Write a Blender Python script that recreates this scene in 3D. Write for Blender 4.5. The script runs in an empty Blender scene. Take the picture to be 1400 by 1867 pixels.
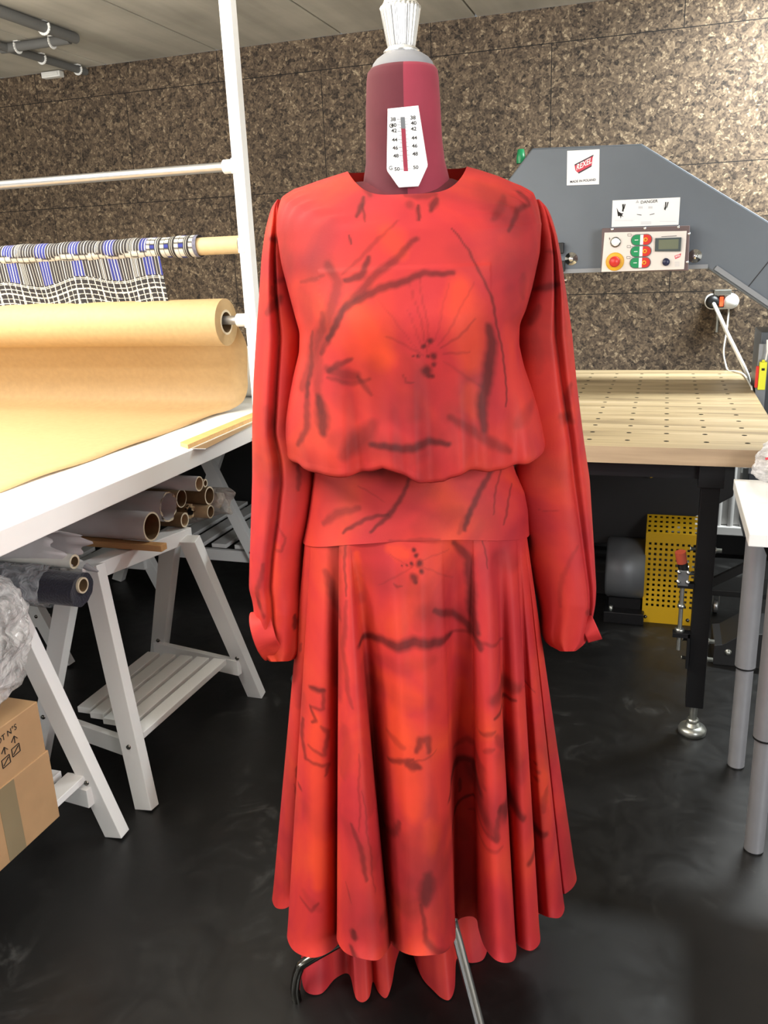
import bpy, math, random
import numpy as np
from mathutils import Vector, Matrix
random.seed(7); rng=np.random.default_rng(5)
S=bpy.context.scene; COL=S.collection; PI=math.pi
# ------------------------------------------------------------ camera geometry (used only to survey places from the photo)
FPX=1529.9; YAW,PITCH,ROLL=[math.radians(a) for a in (18.635,16.639,-2.3207)]; H=1.35
_f=np.array([-math.sin(YAW)*math.cos(PITCH),math.cos(YAW)*math.cos(PITCH),-math.sin(PITCH)])
_r0=np.array([math.cos(YAW),math.sin(YAW),0.]); _u0=np.cross(_r0,_f)
CR=math.cos(ROLL)*_r0+math.sin(ROLL)*_u0; CU=-math.sin(ROLL)*_r0+math.cos(ROLL)*_u0; CW=_f
C0=np.array([0,0,H])
def ray(x,y): return CW+(x-700)/FPX*CR-(y-933.5)/FPX*CU
def onz(x,y,z): d=ray(x,y); return C0+d*(z-H)/d[2]
def onx(x,y,X): d=ray(x,y); return C0+d*(X/d[0])
def ony(x,y,Y): d=ray(x,y); return C0+d*(Y/d[1])
PHI=math.radians(17.5); FO=np.array([-.385,1.28,0])
EX=np.array([math.cos(PHI),math.sin(PHI),0]); EY=np.array([-math.sin(PHI),math.cos(PHI),0])
def lp(x,y,ly):
    d=ray(x,y); t=(ly-(C0-FO)@EY)/(d@EY); p=C0+d*t; return (p-FO)@EX,p[2]
def loc2w(a):   # form-local (lx,ly,z) -> world
    a=np.asarray(a,float); return FO+a[...,0:1]*EX+a[...,1:2]*EY+a[...,2:3]*np.array([0,0,1.])
# ------------------------------------------------------------ materials
def lin(c): return tuple(((v/255)/12.92 if v/255<=.04045 else ((v/255+.055)/1.055)**2.4) for v in c)
MATS={}
class NT:
    def __init__(s,name):
        s.m=bpy.data.materials.new(name); s.m.use_nodes=True; s.t=s.m.node_tree; s.b=s.t.nodes['Principled BSDF']; MATS[name]=s.m
    def n(s,typ,ins=None,**kw):
        nd=s.t.nodes.new(typ)
        for k,v in kw.items(): setattr(nd,k,v)
        if ins:
            for k,v in ins.items():
                if isinstance(v,tuple) and len(v)==2 and hasattr(v[0],'outputs'): s.t.links.new(v[0].outputs[v[1]],nd.inputs[k])
                else: nd.inputs[k].default_value=v
        return nd
    def l(s,a,o,b,i): s.t.links.new(a.outputs[o],b.inputs[i])
    def ramp(s,src,o,stops,interp='LINEAR'):
        r=s.n('ShaderNodeValToRGB'); r.color_ramp.interpolation=interp; e=r.color_ramp.elements
        while len(e)<len(stops): e.new(.5)
        for i,(p,c) in enumerate(stops): e[i].position=p; e[i].color=(*c,1) if len(c)==3 else c
        s.l(src,o,r,'Fac'); return r
    def mapc(s,scale=(1,1,1),rot=(0,0,0)):
        tc=s.n('ShaderNodeTexCoord'); mp=s.n('ShaderNodeMapping'); mp.inputs['Scale'].default_value=scale; mp.inputs['Rotation'].default_value=rot
        s.l(tc,'Object',mp,'Vector'); return mp
def simple(name,rgb,rough=.5,metal=0,noise=0,nscale=8,bump=0,spec=.5,sheen=0,stretch=(1,1,1),coat=0):
    k=NT(name); b=k.b; col=lin(rgb)
    b.inputs['Base Color'].default_value=(*col,1); b.inputs['Roughness'].default_value=rough; b.inputs['Metallic'].default_value=metal
    b.inputs['Specular IOR Level'].default_value=spec
    if sheen: b.inputs['Sheen Weight'].default_value=sheen
    if coat: b.inputs['Coat Weight'].default_value=coat
    if noise or bump:
        mp=k.mapc(stretch); nz=k.n('ShaderNodeTexNoise',{'Scale':nscale,'Detail':5.}); k.l(mp,'Vector',nz,'Vector')
        if noise:
            lo=tuple(max(0,c*(1-noise)) for c in col); hi=tuple(min(1,c*(1+noise)) for c in col)
            r=k.ramp(nz,'Fac',[(.3,lo),(.7,hi)]); k.l(r,'Color',b,'Base Color')
        if bump:
            bp=k.n('ShaderNodeBump',{'Strength':bump,'Distance':.002}); k.l(nz,'Fac',bp,'Height'); k.l(bp,'Normal',b,'Normal')
    return k.m
simple('white_paint',(238,238,236),.42,noise=.02)
simple('table_white',(243,243,240),.35,noise=.015)
simple('pure_white',(245,245,243),.5)
simple('kraft',(186,156,112),.62,noise=.05,nscale=60,bump=.1)
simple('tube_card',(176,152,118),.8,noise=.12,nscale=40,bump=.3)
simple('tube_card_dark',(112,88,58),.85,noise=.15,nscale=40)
simple('tube_tan',(204,178,134),.7,noise=.05,nscale=40)
simple('paper_grey',(200,196,196),.6,noise=.06,nscale=20,bump=.2)
simple('paper_white',(226,224,216),.55,noise=.03,nscale=20)
simple('tube_rim',(214,200,172),.85,noise=.1,nscale=80)
simple('navy_cloth',(22,22,40),.95,noise=.4,nscale=200,bump=.8,sheen=.3)
simple('cardboard',(171,137,98),.8,noise=.08,nscale=12,bump=.15)
simple('cardboard_tape',(134,120,92),.4,noise=.06,nscale=9)
simple('ink',(30,27,24),.8)
simple('wood_strip',(214,170,110),.5,noise=.1,nscale=14,stretch=(1,8,8))
simple('wood_plain',(190,145,95),.55,noise=.12,nscale=18,stretch=(1,6,6))
simple('steel',(190,192,195),.28,1,noise=.06,nscale=30)
simple('chrome',(232,232,232),.1,1); simple('bright_chrome',(245,245,245),.32,1)
simple('dark_chrome',(120,118,112),.16,1)
simple('galv',(176,178,172),.35,.9,noise=.1,nscale=60)
simple('grey_rod',(185,187,190),.3,.85,noise=.04,nscale=30)
simple('conduit_grey',(96,96,94),.7)
simple('machine_grey',(101,108,116),.42,.15,noise=.06,nscale=5,bump=.05)
simple('machine_trim',(140,143,147),.45,.3)
simple('machine_column',(78,82,88),.4,.3,noise=.08,nscale=6)
simple('black_paint',(27,27,28),.5,noise=.1,nscale=10)
simple('black_steel',(24,24,26),.38,.2,noise=.1,nscale=12)
simple('motor_grey',(112,114,117),.45,.4,noise=.06,nscale=10)
simple('guard_yellow',(214,168,24),.45,noise=.05,nscale=8)
simple('switch_yellow',(224,224,50),.45)
simple('red_plastic',(206,50,42),.35)
simple('orange_cap',(178,78,56),.5)
simple('estop_yellow',(232,176,40),.4)
simple('green_plastic',(30,140,88),.35)
simple('navy_plastic',(26,32,66),.35)
simple('panel_white',(226,218,212),.4)
simple('panel_box',(112,96,96),.35,.4)
simple('lcd_frame',(66,76,78),.4)
simple('lcd',(112,118,100),.25)
simple('sticker_white',(244,244,244),.35)
simple('sticker_red',(208,52,74),.4)
simple('sticker_navy',(44,30,48),.4)
simple('sticker_faint',(196,196,200),.5)
simple('plastic_white',(236,236,232),.35)
simple('plastic_black',(24,24,25),.4)
simple('burgundy',(136,36,56),.78,noise=.06,nscale=30,sheen=.1,bump=.1)
simple('burgundy_shaded',(86,24,36),.85,noise=.06,nscale=30,sheen=.05,bump=.1); simple('burgundy_rib',(88,20,32),.9,noise=.2,nscale=60)
simple('cap_grey',(128,128,132),.6,noise=.06,nscale=40)
simple('alu_leg',(158,158,162),.42,.45,noise=.04,nscale=20)
simple('radiator_white',(205,203,200),.45)
simple('foam_white',(228,226,216),.8,noise=.05,nscale=9)
simple('wall_shade',(26,26,27),.8,noise=.15,nscale=6)
simple('grey_wall',(196,196,192),.85,noise=.03,nscale=3)
def emis(name,rgb,st):
    k=NT(name); k.b.inputs['Emission Color'].default_value=(*lin(rgb),1); k.b.inputs['Emission Strength'].default_value=st; k.b.inputs['Base Color'].default_value=(*lin(rgb),1); return k.m
emis('neon_red',(255,90,50),1.6); emis('tube_light',(255,255,255),14)
# cork boards
k=NT('cork'); mp=k.mapc((1,1,1))
nzw=k.n('ShaderNodeTexNoise',{'Scale':14.,'Detail':2.}); k.l(mp,'Vector',nzw,'Vector')
mixv=k.n('ShaderNodeMix',{0:.018},data_type='VECTOR') if False else None
add=k.n('ShaderNodeVectorMath',operation='MULTIPLY_ADD'); add.inputs[1].default_value=(.03,.03,.03); k.l(nzw,'Color',add,0); k.l(mp,'Vector',add,2)
v1=k.n('ShaderNodeTexVoronoi',{'Scale':62.,'Randomness':1.}); k.l(add,'Vector',v1,'Vector')
v2=k.n('ShaderNodeTexVoronoi',{'Scale':140.,'Randomness':1.}); k.l(add,'Vector',v2,'Vector')
sx=k.n('ShaderNodeSeparateColor'); k.l(v1,'Color',sx,'Color')
sx2=k.n('ShaderNodeSeparateColor'); k.l(v2,'Color',sx2,'Color')
mm=k.n('ShaderNodeMath',operation='MULTIPLY_ADD'); mm.inputs[1].default_value=.55; k.l(sx,'Red',mm,0)
m2=k.n('ShaderNodeMath',operation='MULTIPLY'); m2.inputs[1].default_value=.45; k.l(sx2,'Green',m2,0); k.l(m2,'Value',mm,2)
rp=k.ramp(mm,'Value',[(.08,lin((42,35,28))),(.3,lin((76,63,51))),(.55,lin((98,83,67))),(.8,lin((124,106,85))),(.97,lin((166,148,121)))])
tone=k.n('ShaderNodeTexNoise',{'Scale':1.3,'Detail':3.}); k.l(mp,'Vector',tone,'Vector')
tr=k.ramp(tone,'Fac',[(.3,(.78,.78,.78)),(.7,(1,1,1))])
mulc=k.n('ShaderNodeMix',data_type='RGBA',blend_type='MULTIPLY'); mulc.inputs[0].default_value=1; k.l(rp,'Color',mulc,6); k.l(tr,'Color',mulc,7)
gap=k.n('ShaderNodeTexVoronoi',{'Scale':62.,'Randomness':1.},feature='DISTANCE_TO_EDGE'); k.l(add,'Vector',gap,'Vector')
hn=k.n('ShaderNodeTexNoise',{'Scale':55.,'Detail':2.}); k.l(mp,'Vector',hn,'Vector')
ga=k.n('ShaderNodeMath',operation='ADD'); k.l(gap,'Distance',ga,0)
hh=k.n('ShaderNodeMath',operation='MULTIPLY_ADD'); hh.inputs[1].default_value=1.5; hh.inputs[2].default_value=-.42; k.l(hn,'Fac',hh,0); k.l(hh,'Value',ga,1)
gr=k.ramp(ga,'Value',[(.0,(.12,.11,.1)),(.06,(1,1,1))])
mul2=k.n('ShaderNodeMix',data_type='RGBA',blend_type='MULTIPLY'); mul2.inputs[0].default_value=.9; k.l(mulc,2,mul2,6); k.l(gr,'Color',mul2,7)
# seams from brick texture (x,z)
sp=k.n('ShaderNodeSeparateXYZ'); k.l(mp,'Vector',sp,'Vector'); cb=k.n('ShaderNodeCombineXYZ'); 
ax=k.n('ShaderNodeMath',operation='ADD'); ax.inputs[1].default_value=.51+5.2; k.l(sp,'X',ax,0); az=k.n('ShaderNodeMath',operation='ADD'); az.inputs[1].default_value=1.887; k.l(sp,'Z',az,0)
k.l(ax,'Value',cb,'X'); k.l(az,'Value',cb,'Y')
br=k.n('ShaderNodeTexBrick',{'Scale':1.,'Mortar Size':.0022,'Mortar Smooth':.4,'Brick Width':1.04,'Row Height':.51}); k.l(cb,'Vector',br,'Vector')
mul3=k.n('ShaderNodeMix',data_type='RGBA'); k.l(br,'Fac',mul3,0); k.l(mul2,2,mul3,6); mul3.inputs[7].default_value=(.006,.005,.004,1)
br.inputs['Color1'].default_value=(1,1,1,1)
k.l(mul3,2,k.b,'Base Color'); k.b.inputs['Roughness'].default_value=.75; k.b.inputs['Specular IOR Level'].default_value=.35
bp=k.n('ShaderNodeBump',{'Strength':.75,'Distance':.008}); k.l(mm,'Value',bp,'Height'); k.l(bp,'Normal',k.b,'Normal')
# concrete ceiling
k=NT('concrete'); mp=k.mapc((1,1,1)); mps=k.mapc((9,.9,1))
a=k.n('ShaderNodeTexNoise',{'Scale':1.,'Detail':6.}); k.l(mps,'Vector',a,'Vector'); b_=k.n('ShaderNodeTexNoise',{'Scale':2.2,'Detail':5.}); k.l(mp,'Vector',b_,'Vector')
ad=k.n('ShaderNodeMath',operation='ADD'); k.l(a,'Fac',ad,0); k.l(b_,'Fac',ad,1)
r=k.ramp(ad,'Value',[(.35,lin((150,146,135))),(.65,lin((190,185,172)))]); 
hl=k.n('ShaderNodeMath',operation='MULTIPLY'); hl.inputs[1].default_value=.5; k.l(ad,'Value',hl,0); k.t.links.new(hl.outputs[0],r.inputs['Fac'])
k.l(r,'Color',k.b,'Base Color'); k.b.inputs['Roughness'].default_value=.85
bp=k.n('ShaderNodeBump',{'Strength':.3,'Distance':.004}); k.l(a,'Fac',bp,'Height'); k.l(bp,'Normal',k.b,'Normal')
# dark polished floor
k=NT('floor_dark'); mp=k.mapc((1,1,1))
a=k.n('ShaderNodeTexNoise',{'Scale':1.6,'Detail':6.,'Roughness':.6}); k.l(mp,'Vector',a,'Vector')
s1=k.n('ShaderNodeTexNoise',{'Scale':7.,'Detail':9.,'Roughness':.7,'Distortion':1.2}); k.l(mp,'Vector',s1,'Vector')
base=k.ramp(a,'Fac',[(.3,lin((17,17,17))),(.7,lin((29,28,27)))])
sm=k.ramp(s1,'Fac',[(.54,(0,0,0)),(.7,(1,1,1))]); am=k.ramp(a,'Fac',[(.50,(0,0,0)),(.64,(1,1,1))])
mu=k.n('ShaderNodeMath',operation='MULTIPLY'); k.l(sm,'Color',mu,0); k.l(am,'Color',mu,1)
mu2=k.n('ShaderNodeMath',operation='MULTIPLY'); mu2.inputs[1].default_value=.42; k.l(mu,'Value',mu2,0)
mx=k.n('ShaderNodeMix',data_type='RGBA'); k.l(mu2,'Value',mx,0); k.l(base,'Color',mx,6); mx.inputs[7].default_value=(*lin((104,104,102)),1)
k.l(mx,2,k.b,'Base Color'); rr=k.n('ShaderNodeMapRange',{'From Min':.3,'From Max':.7,'To Min':.28,'To Max':.5}); k.l(s1,'Fac',rr,'Value'); k.l(rr,'Result',k.b,'Roughness')
k.b.inputs['Specular IOR Level'].default_value=.5
bp=k.n('ShaderNodeBump',{'Strength':.05,'Distance':.003}); k.l(s1,'Fac',bp,'Height'); k.l(bp,'Normal',k.b,'Normal')
# laminate oak
def oak(name,c1,c2,c3):
    k=NT(name); mp=k.mapc((.9,9,9)); 
    a=k.n('ShaderNodeTexNoise',{'Scale':1.4,'Detail':6.,'Roughness':.55,'Distortion':.6}); k.l(mp,'Vector',a,'Vector')
    mp2=k.mapc((3,90,90)); g=k.n('ShaderNodeTexNoise',{'Scale':1.,'Detail':3.}); k.l(mp2,'Vector',g,'Vector')
    mm=k.n('ShaderNodeMath',operation='MULTIPLY_ADD'); mm.inputs[1].default_value=.25; k.l(g,'Fac',mm,0); 
    m3=k.n('ShaderNodeMath',operation='MULTIPLY'); m3.inputs[1].default_value=.75; k.l(a,'Fac',m3,0); k.l(m3,'Value',mm,2)
    r=k.ramp(mm,'Value',[(.36,lin(c1)),(.5,lin(c2)),(.62,lin(c3))]); k.l(r,'Color',k.b,'Base Color'); k.b.inputs['Roughness'].default_value=.45
oak('oak_top',(132,114,86),(170,150,114),(190,170,136)); oak('oak_edge',(148,126,102),(172,148,120),(186,164,136))
# clear crumpled film
def film(name,tint,tr,rough=.15,bs=25):
    k=NT(name); mp=k.mapc((1,1,1)); a=k.n('ShaderNodeTexVoronoi',{'Scale':float(bs)}); k.l(mp,'Vector',a,'Vector')
    n2=k.n('ShaderNodeTexNoise',{'Scale':bs*1.2,'Detail':4.,'Distortion':1.5}); k.l(mp,'Vector',n2,'Vector')
    bp=k.n('ShaderNodeBump',{'Strength':1.,'Distance':.012}); k.l(n2,'Fac',bp,'Height')
    k.b.inputs['Base Color'].default_value=(*lin(tint),1); k.b.inputs['Roughness'].default_value=rough; k.l(bp,'Normal',k.b,'Normal'); k.b.inputs['Specular IOR Level'].default_value=1.
    t=k.n('ShaderNodeBsdfTransparent'); m=k.n('ShaderNodeMixShader'); m.inputs[0].default_value=tr
    rr=k.n('ShaderNodeMapRange',{'From Min':.35,'From Max':.65,'To Min':max(0,tr-.25),'To Max':min(1,tr+.25)}); k.l(n2,'Fac',rr,'Value'); k.l(rr,'Result',m,0)
    k.l(k.b,'BSDF',m,1); k.l(t,'BSDF',m,2); k.l(m,'Shader',k.t.nodes['Material Output'],'Surface')
film('white_film',(238,236,238),.12,.3,20); film('clear_film',(205,208,212),.5); film('milky_film',(214,210,204),.28,.3,18); film('bag_film',(226,226,224),.5,.12,16)
# dress cloth: base colours varied by noise, dark brush strokes and a fold's painted shade from the 'Print' attribute
def cloth(name,sat=1.):
    k=NT(name); mp=k.mapc((1,1,1))
    at=k.n('ShaderNodeAttribute',attribute_name='Print'); sc=k.n('ShaderNodeSeparateColor'); k.l(at,'Color',sc,'Color')
    a=k.n('ShaderNodeTexNoise',{'Scale':5.5,'Detail':3.,'Distortion':.8}); k.l(mp,'Vector',a,'Vector')
    r=k.ramp(a,'Fac',[(.3,lin((156,34,42))),(.42,lin((174,42,45))),(.54,lin((188,50,43))),(.7,lin((198,62,40)))])
    b2=k.n('ShaderNodeTexNoise',{'Scale':2.4,'Detail':4.,'Distortion':1.5}); mpb=k.mapc((1.3,1.3,1),(.3,.2,.9)); k.l(mpb,'Vector',b2,'Vector')
    sh=k.ramp(b2,'Fac',[(.50,(0,0,0)),(.66,(.62,.62,.62))])
    mx=k.n('ShaderNodeMix',data_type='RGBA'); k.l(sh,'Color',mx,0); k.l(r,'Color',mx,6); mx.inputs[7].default_value=(*lin((134,38,38)),1)
    br=k.n('ShaderNodeTexNoise',{'Scale':60.,'Detail':3.}); mp3=k.mapc((1,1,.25)); k.l(mp3,'Vector',br,'Vector')
    bm=k.n('ShaderNodeMapRange',{'From Min':.3,'From Max':.7,'To Min':.86,'To Max':1.}); k.l(br,'Fac',bm,'Value')
    pm=k.n('ShaderNodeMath',operation='MULTIPLY'); k.l(sc,'Red',pm,0); k.l(bm,'Result',pm,1)
    mo=k.n('ShaderNodeMix',data_type='RGBA'); k.l(sc,'Green',mo,0); k.l(mx,2,mo,6); mo.inputs[7].default_value=(*lin((226,72,30)),1)
    m3=k.n('ShaderNodeMix',data_type='RGBA'); k.l(pm,'Value',m3,0); k.l(mo,2,m3,6); m3.inputs[7].default_value=(*lin((62,18,18)),1)
    k.l(m3,2,k.b,'Base Color'); k.b.inputs['Roughness'].default_value=.62; k.b.inputs['Specular IOR Level'].default_value=.25
    
    w=k.n('ShaderNodeTexNoise',{'Scale':420.,'Detail':2.}); k.l(mp,'Vector',w,'Vector'); bp=k.n('ShaderNodeBump',{'Strength':.12,'Distance':.001}); k.l(w,'Fac',bp,'Height'); k.l(bp,'Normal',k.b,'Normal')
    tl=k.n('ShaderNodeBsdfTranslucent'); k.l(m3,2,tl,'Color'); ms=k.n('ShaderNodeMixShader'); ms.inputs[0].default_value=.1
    k.l(k.b,'BSDF',ms,1); k.l(tl,'BSDF',ms,2); k.l(ms,'Shader',k.t.nodes['Material Output'],'Surface')
cloth('red_chiffon')
k=NT('woven_print'); at=k.n('ShaderNodeAttribute',attribute_name='Print'); k.l(at,'Color',k.b,'Base Color'); k.b.inputs['Roughness'].default_value=.8
# ------------------------------------------------------------ mesh builder
ORG={}
def tag(o,label=None,cat=None,group=None,kind=None):
    for a,v in (('label',label),('category',cat),('group',group),('kind',kind)):
        if v: o[a]=v
    return o
def thing(name,label,cat,loc=(0,0,0),group=None):
    o=bpy.data.objects.new(name,None); COL.objects.link(o); o.location=loc; o.empty_display_size=.05; ORG[o]=np.array(loc,float)
    return tag(o,label,cat,group)
class MB:
    def __init__(s): s.v=[]; s.f=[]; s.m=[]; s.s=[]; s.attr=[]
    def add(s,vs,fs,mi=0,smooth=False,attr=None):
        b=len(s.v); s.v.extend([tuple(map(float,p)) for p in vs])
        for f in fs: s.f.append(tuple(b+i for i in f)); s.m.append(mi); s.s.append(smooth)
        s.attr.extend(attr if attr is not None else [(0,0,0,1)]*len(vs)); return s
    def box(s,a,b,mi=0,M=None):
        x0,y0,z0=a; x1,y1,z1=b
        vs=[(x0,y0,z0),(x1,y0,z0),(x1,y1,z0),(x0,y1,z0),(x0,y0,z1),(x1,y0,z1),(x1,y1,z1),(x0,y1,z1)]
        if M is not None: vs=[M@Vector(v) for v in vs]
        return s.add(vs,[(0,3,2,1),(4,5,6,7),(0,1,5,4),(1,2,6,5),(2,3,7,6),(3,0,4,7)],mi)
    def bar(s,p,q,w,h,up=(0,0,1),mi=0,cut=False):
        p=Vector(p);q=Vector(q);d=(q-p).normalized();u=Vector(up);x=d.cross(u).normalized();y=x.cross(d).normalized()
        def ring(c):
            r=[c+x*(sx*w/2)+y*(sy*h/2) for sx,sy in((-1,-1),(1,-1),(1,1),(-1,1))]
            return r
        A=ring(p);B=ring(q)
        if cut:   # feet cut flat with the floor
            def drop(r,z): return [v+d*((z-v.z)/d.z) for v in r]
            A=drop(A,p.z); B=drop(B,q.z)
        return s.add(A+B,[(3,2,1,0),(4,5,6,7),(0,1,5,4),(1,2,6,5),(2,3,7,6),(3,0,4,7)],mi)
    def tube(s,pts,r,n=20,mi=0,caps=True,hollow=0,inmi=None,rimmi=None):
        pts=[Vector(p) for p in pts]; rs=r if isinstance(r,(list,tuple)) else [r]*len(pts)
        up=Vector((0,0,1)); d0=(pts[1]-pts[0]).normalized()
        if abs(d0.z)>.95: up=Vector((0,1,0))
        x=d0.cross(up).normalized(); rings=[]
        for i,p in enumerate(pts):
            d=((pts[min(i+1,len(pts)-1)]-pts[max(i-1,0)])).normalized(); x=(x-d*x.dot(d)).normalized(); y=d.cross(x)
            rings.append([p+(x*math.cos(2*PI*j/n)+y*math.sin(2*PI*j/n))*rs[i] for j in range(n)])
        def loft(R,mi,flip=False):
            vs=[v for g in R for v in g]; fs=[]
            for i in range(len(R)-1):
                for j in range(n):
                    q=(i*n+j,i*n+(j+1)%n,(i+1)*n+(j+1)%n,(i+1)*n+j); fs.append(q[::-1] if flip else q)
            s.add(vs,fs,mi,True)
        loft(rings,mi)
        if hollow:
            inn=[[p+(v-p)*hollow for v in g] for p,g in zip(pts,rings)]; loft(inn,mi if inmi is None else inmi,True)
            for a,b,fl in ((rings[0],inn[0],0),(rings[-1],inn[-1],1)):
                s.add(a+b,[(j,(j+1)%n,n+(j+1)%n,n+j)[::(1 if fl else -1)] for j in range(n)],mi if rimmi is None else rimmi)
        elif caps:
            s.add(rings[0],[tuple(range(n))[::-1]],mi); s.add(rings[-1],[tuple(range(n))],mi)
        return s
    def lathe(s,c,prof,n=40,mi=0,axis='z',flute=0,nf=24):
        c=np.array(c,float); vs=[];fs=[]
        for (r,h) in prof:
            for j in range(n):
                a=2*PI*j/n; rr=r*(1-flute*(.5+.5*math.cos(nf*a))) if flute else r
                e=(rr*math.cos(a),rr*math.sin(a),h)
                if axis=='y': e=(e[0],-e[2],e[1])
                if axis=='x': e=(e[2],e[0],e[1])
                vs.append(c+np.array(e))
        for i in range(len(prof)-1):
            for j in range(n): fs.append((i*n+j,i*n+(j+1)%n,(i+1)*n+(j+1)%n,(i+1)*n+j))
        s.add(vs,fs,mi,True); return s
    def prism(s,pts,y0,y1,mi=0,sidemi=None):   # polygon in X,Z extruded along Y
        n=len(pts); vs=[(x,y0,z) for x,z in pts]+[(x,y1,z) for x,z in pts]
        s.add(vs,[tuple(range(n)),tuple(range(2*n-1,n-1,-1))],mi); s.add(vs,[((i+1)%n,i,n+i,n+(i+1)%n) for i in range(n)],mi if sidemi is None else sidemi); return s
    def grid(s,P,mi=0,smooth=True,attr=None,closed=False):
        h,w=P.shape[:2]; fs=[]
        for i in range(h-1):
            for j in range(w-(0 if closed else 1)):
                fs.append((i*w+j,i*w+(j+1)%w,(i+1)*w+(j+1)%w,(i+1)*w+j))
        return s.add(P.reshape(-1,3),fs,mi,smooth,None if attr is None else [tuple(a) for a in attr.reshape(-1,4)])
    def build(s,name,mats,parent=None,bevel=0,attr=False,solid=0,normals=True):
        if isinstance(mats,str): mats=[mats]
        root=parent
        while root is not None and root.parent is not None: root=root.parent
        org=ORG.get(root,np.zeros(3)) if root is not None else np.zeros(3)
        me=bpy.data.meshes.new(name); V=np.array(s.v)-org
        me.from_pydata(V.tolist(),[],s.f); me.validate(); me.update()
        for mn in mats: me.materials.append(MATS[mn])
        if len(me.polygons)==len(s.f):
            me.polygons.foreach_set('material_index',s.m); me.polygons.foreach_set('use_smooth',s.s)
        if attr:
            ca=me.color_attributes.new('Print','FLOAT_COLOR','POINT'); ca.data.foreach_set('color',np.array(s.attr,dtype=np.float32).ravel())
        if normals and not attr:
            import bmesh
            bm=bmesh.new(); bm.from_mesh(me); bmesh.ops.remove_doubles(bm,verts=bm.verts,dist=1e-6) if not any(s.s) else None
            bmesh.ops.recalc_face_normals(bm,faces=bm.faces); bm.to_mesh(me); bm.free()
        o=bpy.data.objects.new(name,me); COL.objects.link(o)
        if parent is not None: o.parent=parent
        if bevel:
            md=o.modifiers.new('b','BEVEL'); md.width=bevel; md.segments=2; md.limit_method='ANGLE'; md.angle_limit=.6
        if solid:
            md=o.modifiers.new('s','SOLIDIFY'); md.thickness=solid; md.offset=0
        return o
def copy_tree(o,parent=None,delta=(0,0,0)):
    c=o.copy(); COL.objects.link(c)
    if parent is not None: c.parent=parent
    else: c.location=Vector(o.location)+Vector(delta)
    for ch in list(o.children): copy_tree(ch,c)
    return c
_txt=[]
def text(mb,string,center,size,u=(1,0,0),v=(0,0,1),mi=0,bold=0,sx=1.,shear=0.):
    cu=bpy.data.curves.new('t','FONT'); cu.body=string; cu.size=1; cu.align_x='CENTER'; cu.align_y='CENTER'; cu.offset=bold; cu.shear=shear; cu.resolution_u=3
    ob=bpy.data.objects.new('t',cu); COL.objects.link(ob); dg=bpy.context.evaluated_depsgraph_get(); me=bpy.data.meshes.new_from_object(ob.evaluated_get(dg))
    u=np.array(u,float);v=np.array(v,float);c=np.array(center,float)
    vs=[c+u*(p.co.x*size*sx)+v*(p.co.y*size) for p in me.vertices]
    mb.add(vs,[tuple(p.vertices) for p in me.polygons],mi)
    bpy.data.objects.remove(ob); bpy.data.curves.remove(cu); bpy.data.meshes.remove(me)
def polyflat(mb,pts,Y,mi=0): mb.add([(x,Y,z) for x,z in pts],[tuple(range(len(pts)))],mi)
def P2(pts,Y): return [tuple(ony(x,y,Y)[[0,2]]) for x,y in pts]
# ------------------------------------------------------------ room
CZ=2.327; XL,XR,YF,YB=-4.6,2.4,-3.2,3.95
def st(o): return tag(o,kind='structure')
st(MB().box((XL,YF,-.1),(XR,YB,0)).build('floor','floor_dark'))
m=MB(); js=[XL,-3.92,-3.3,-2.68,-2.067,-1.44,-.83,-.21,.4,1.02,1.64,XR]
for a,b in zip(js[:-1],js[1:]): m.box((a+.004,YF,CZ),(b-.004,YB,CZ+.1),0)
m.box((XL,YF,CZ+.02),(XR,YB,CZ+.12),0)
st(m.build('ceiling','concrete',bevel=.003))
st(MB().box((XL,YB,0),(XR,YB+.12,CZ)).build('wall_back','cork'))
st(MB().box((XL-.12,YF,0),(XL,YB+.12,CZ)).build('wall_left','grey_wall'))
st(MB().box((XR,YF,0),(XR+.12,YB+.12,CZ)).build('wall_right','grey_wall'))
st(MB().box((XL,YF-.12,0),(XR,YF,CZ)).build('wall_front','grey_wall'))
st(MB().box((XL,YB-.02,0),(XR,YB,.80)).build('shade_panel_1','wall_shade'))  # dark panel added to paint in the shade below the tables
# ceiling conduits
def conduit(label,p,q,w,clips,cat='conduit'):
    t=thing('ceiling_conduit',label,cat,(*p[:2],CZ),'grey conduits under the ceiling'); c=CZ-.022
    MB().tube([(p[0],p[1],c),(q[0],q[1],c)],w,16).build('pipe','conduit_grey',t)
    d=Vector((q[0]-p[0],q[1]-p[1],0)).normalized(); nrm=Vector((-d.y,d.x,0))
    for x,y in clips:
        b=Vector((x,y,0)); mb=MB(); 
        pts=[Vector((x,y,c))+nrm*(w*1.12*math.cos(a))+Vector((0,0,-w*1.12*math.sin(a))) for a in np.linspace(-.5,PI+.5,12)]
        for i in range(11): mb.bar(pts[i],pts[i+1],.014,.004,up=tuple(d))
        mb.box((x-.012,y-.012,c+w),(x+.012,y+.012,CZ)); mb.build('clip','plastic_white',t)
    return t
conduit('thicker grey conduit running to a bend on the ceiling, nearer of the two long ones',(-2.44,.5),(-2.44,3.40),.021,[(-2.44,3.2),(-2.44,2.2)])
conduit('thin grey conduit reaching the cork wall beside the small white clip-on block',(-2.795,.5),(-2.795,3.94),.017,[(-2.795,3.62),(-2.795,3.88),(-2.795,2.6)])
conduit('short grey crosswise conduit joining the two long ceiling conduits',(-2.83,3.40),(-2.47,3.40),.019,[(-2.74,3.4),(-2.56,3.4)])
t=MB().box((-3.04,3.915,2.295),(-2.93,3.95,2.322)); t.box((-3.03,3.908,2.302),(-2.94,3.916,2.316)); tag(t.build('cable_clamp','plastic_white',bevel=.002),'small white plastic cable clamp at the top of the cork wall','clamp')
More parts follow.
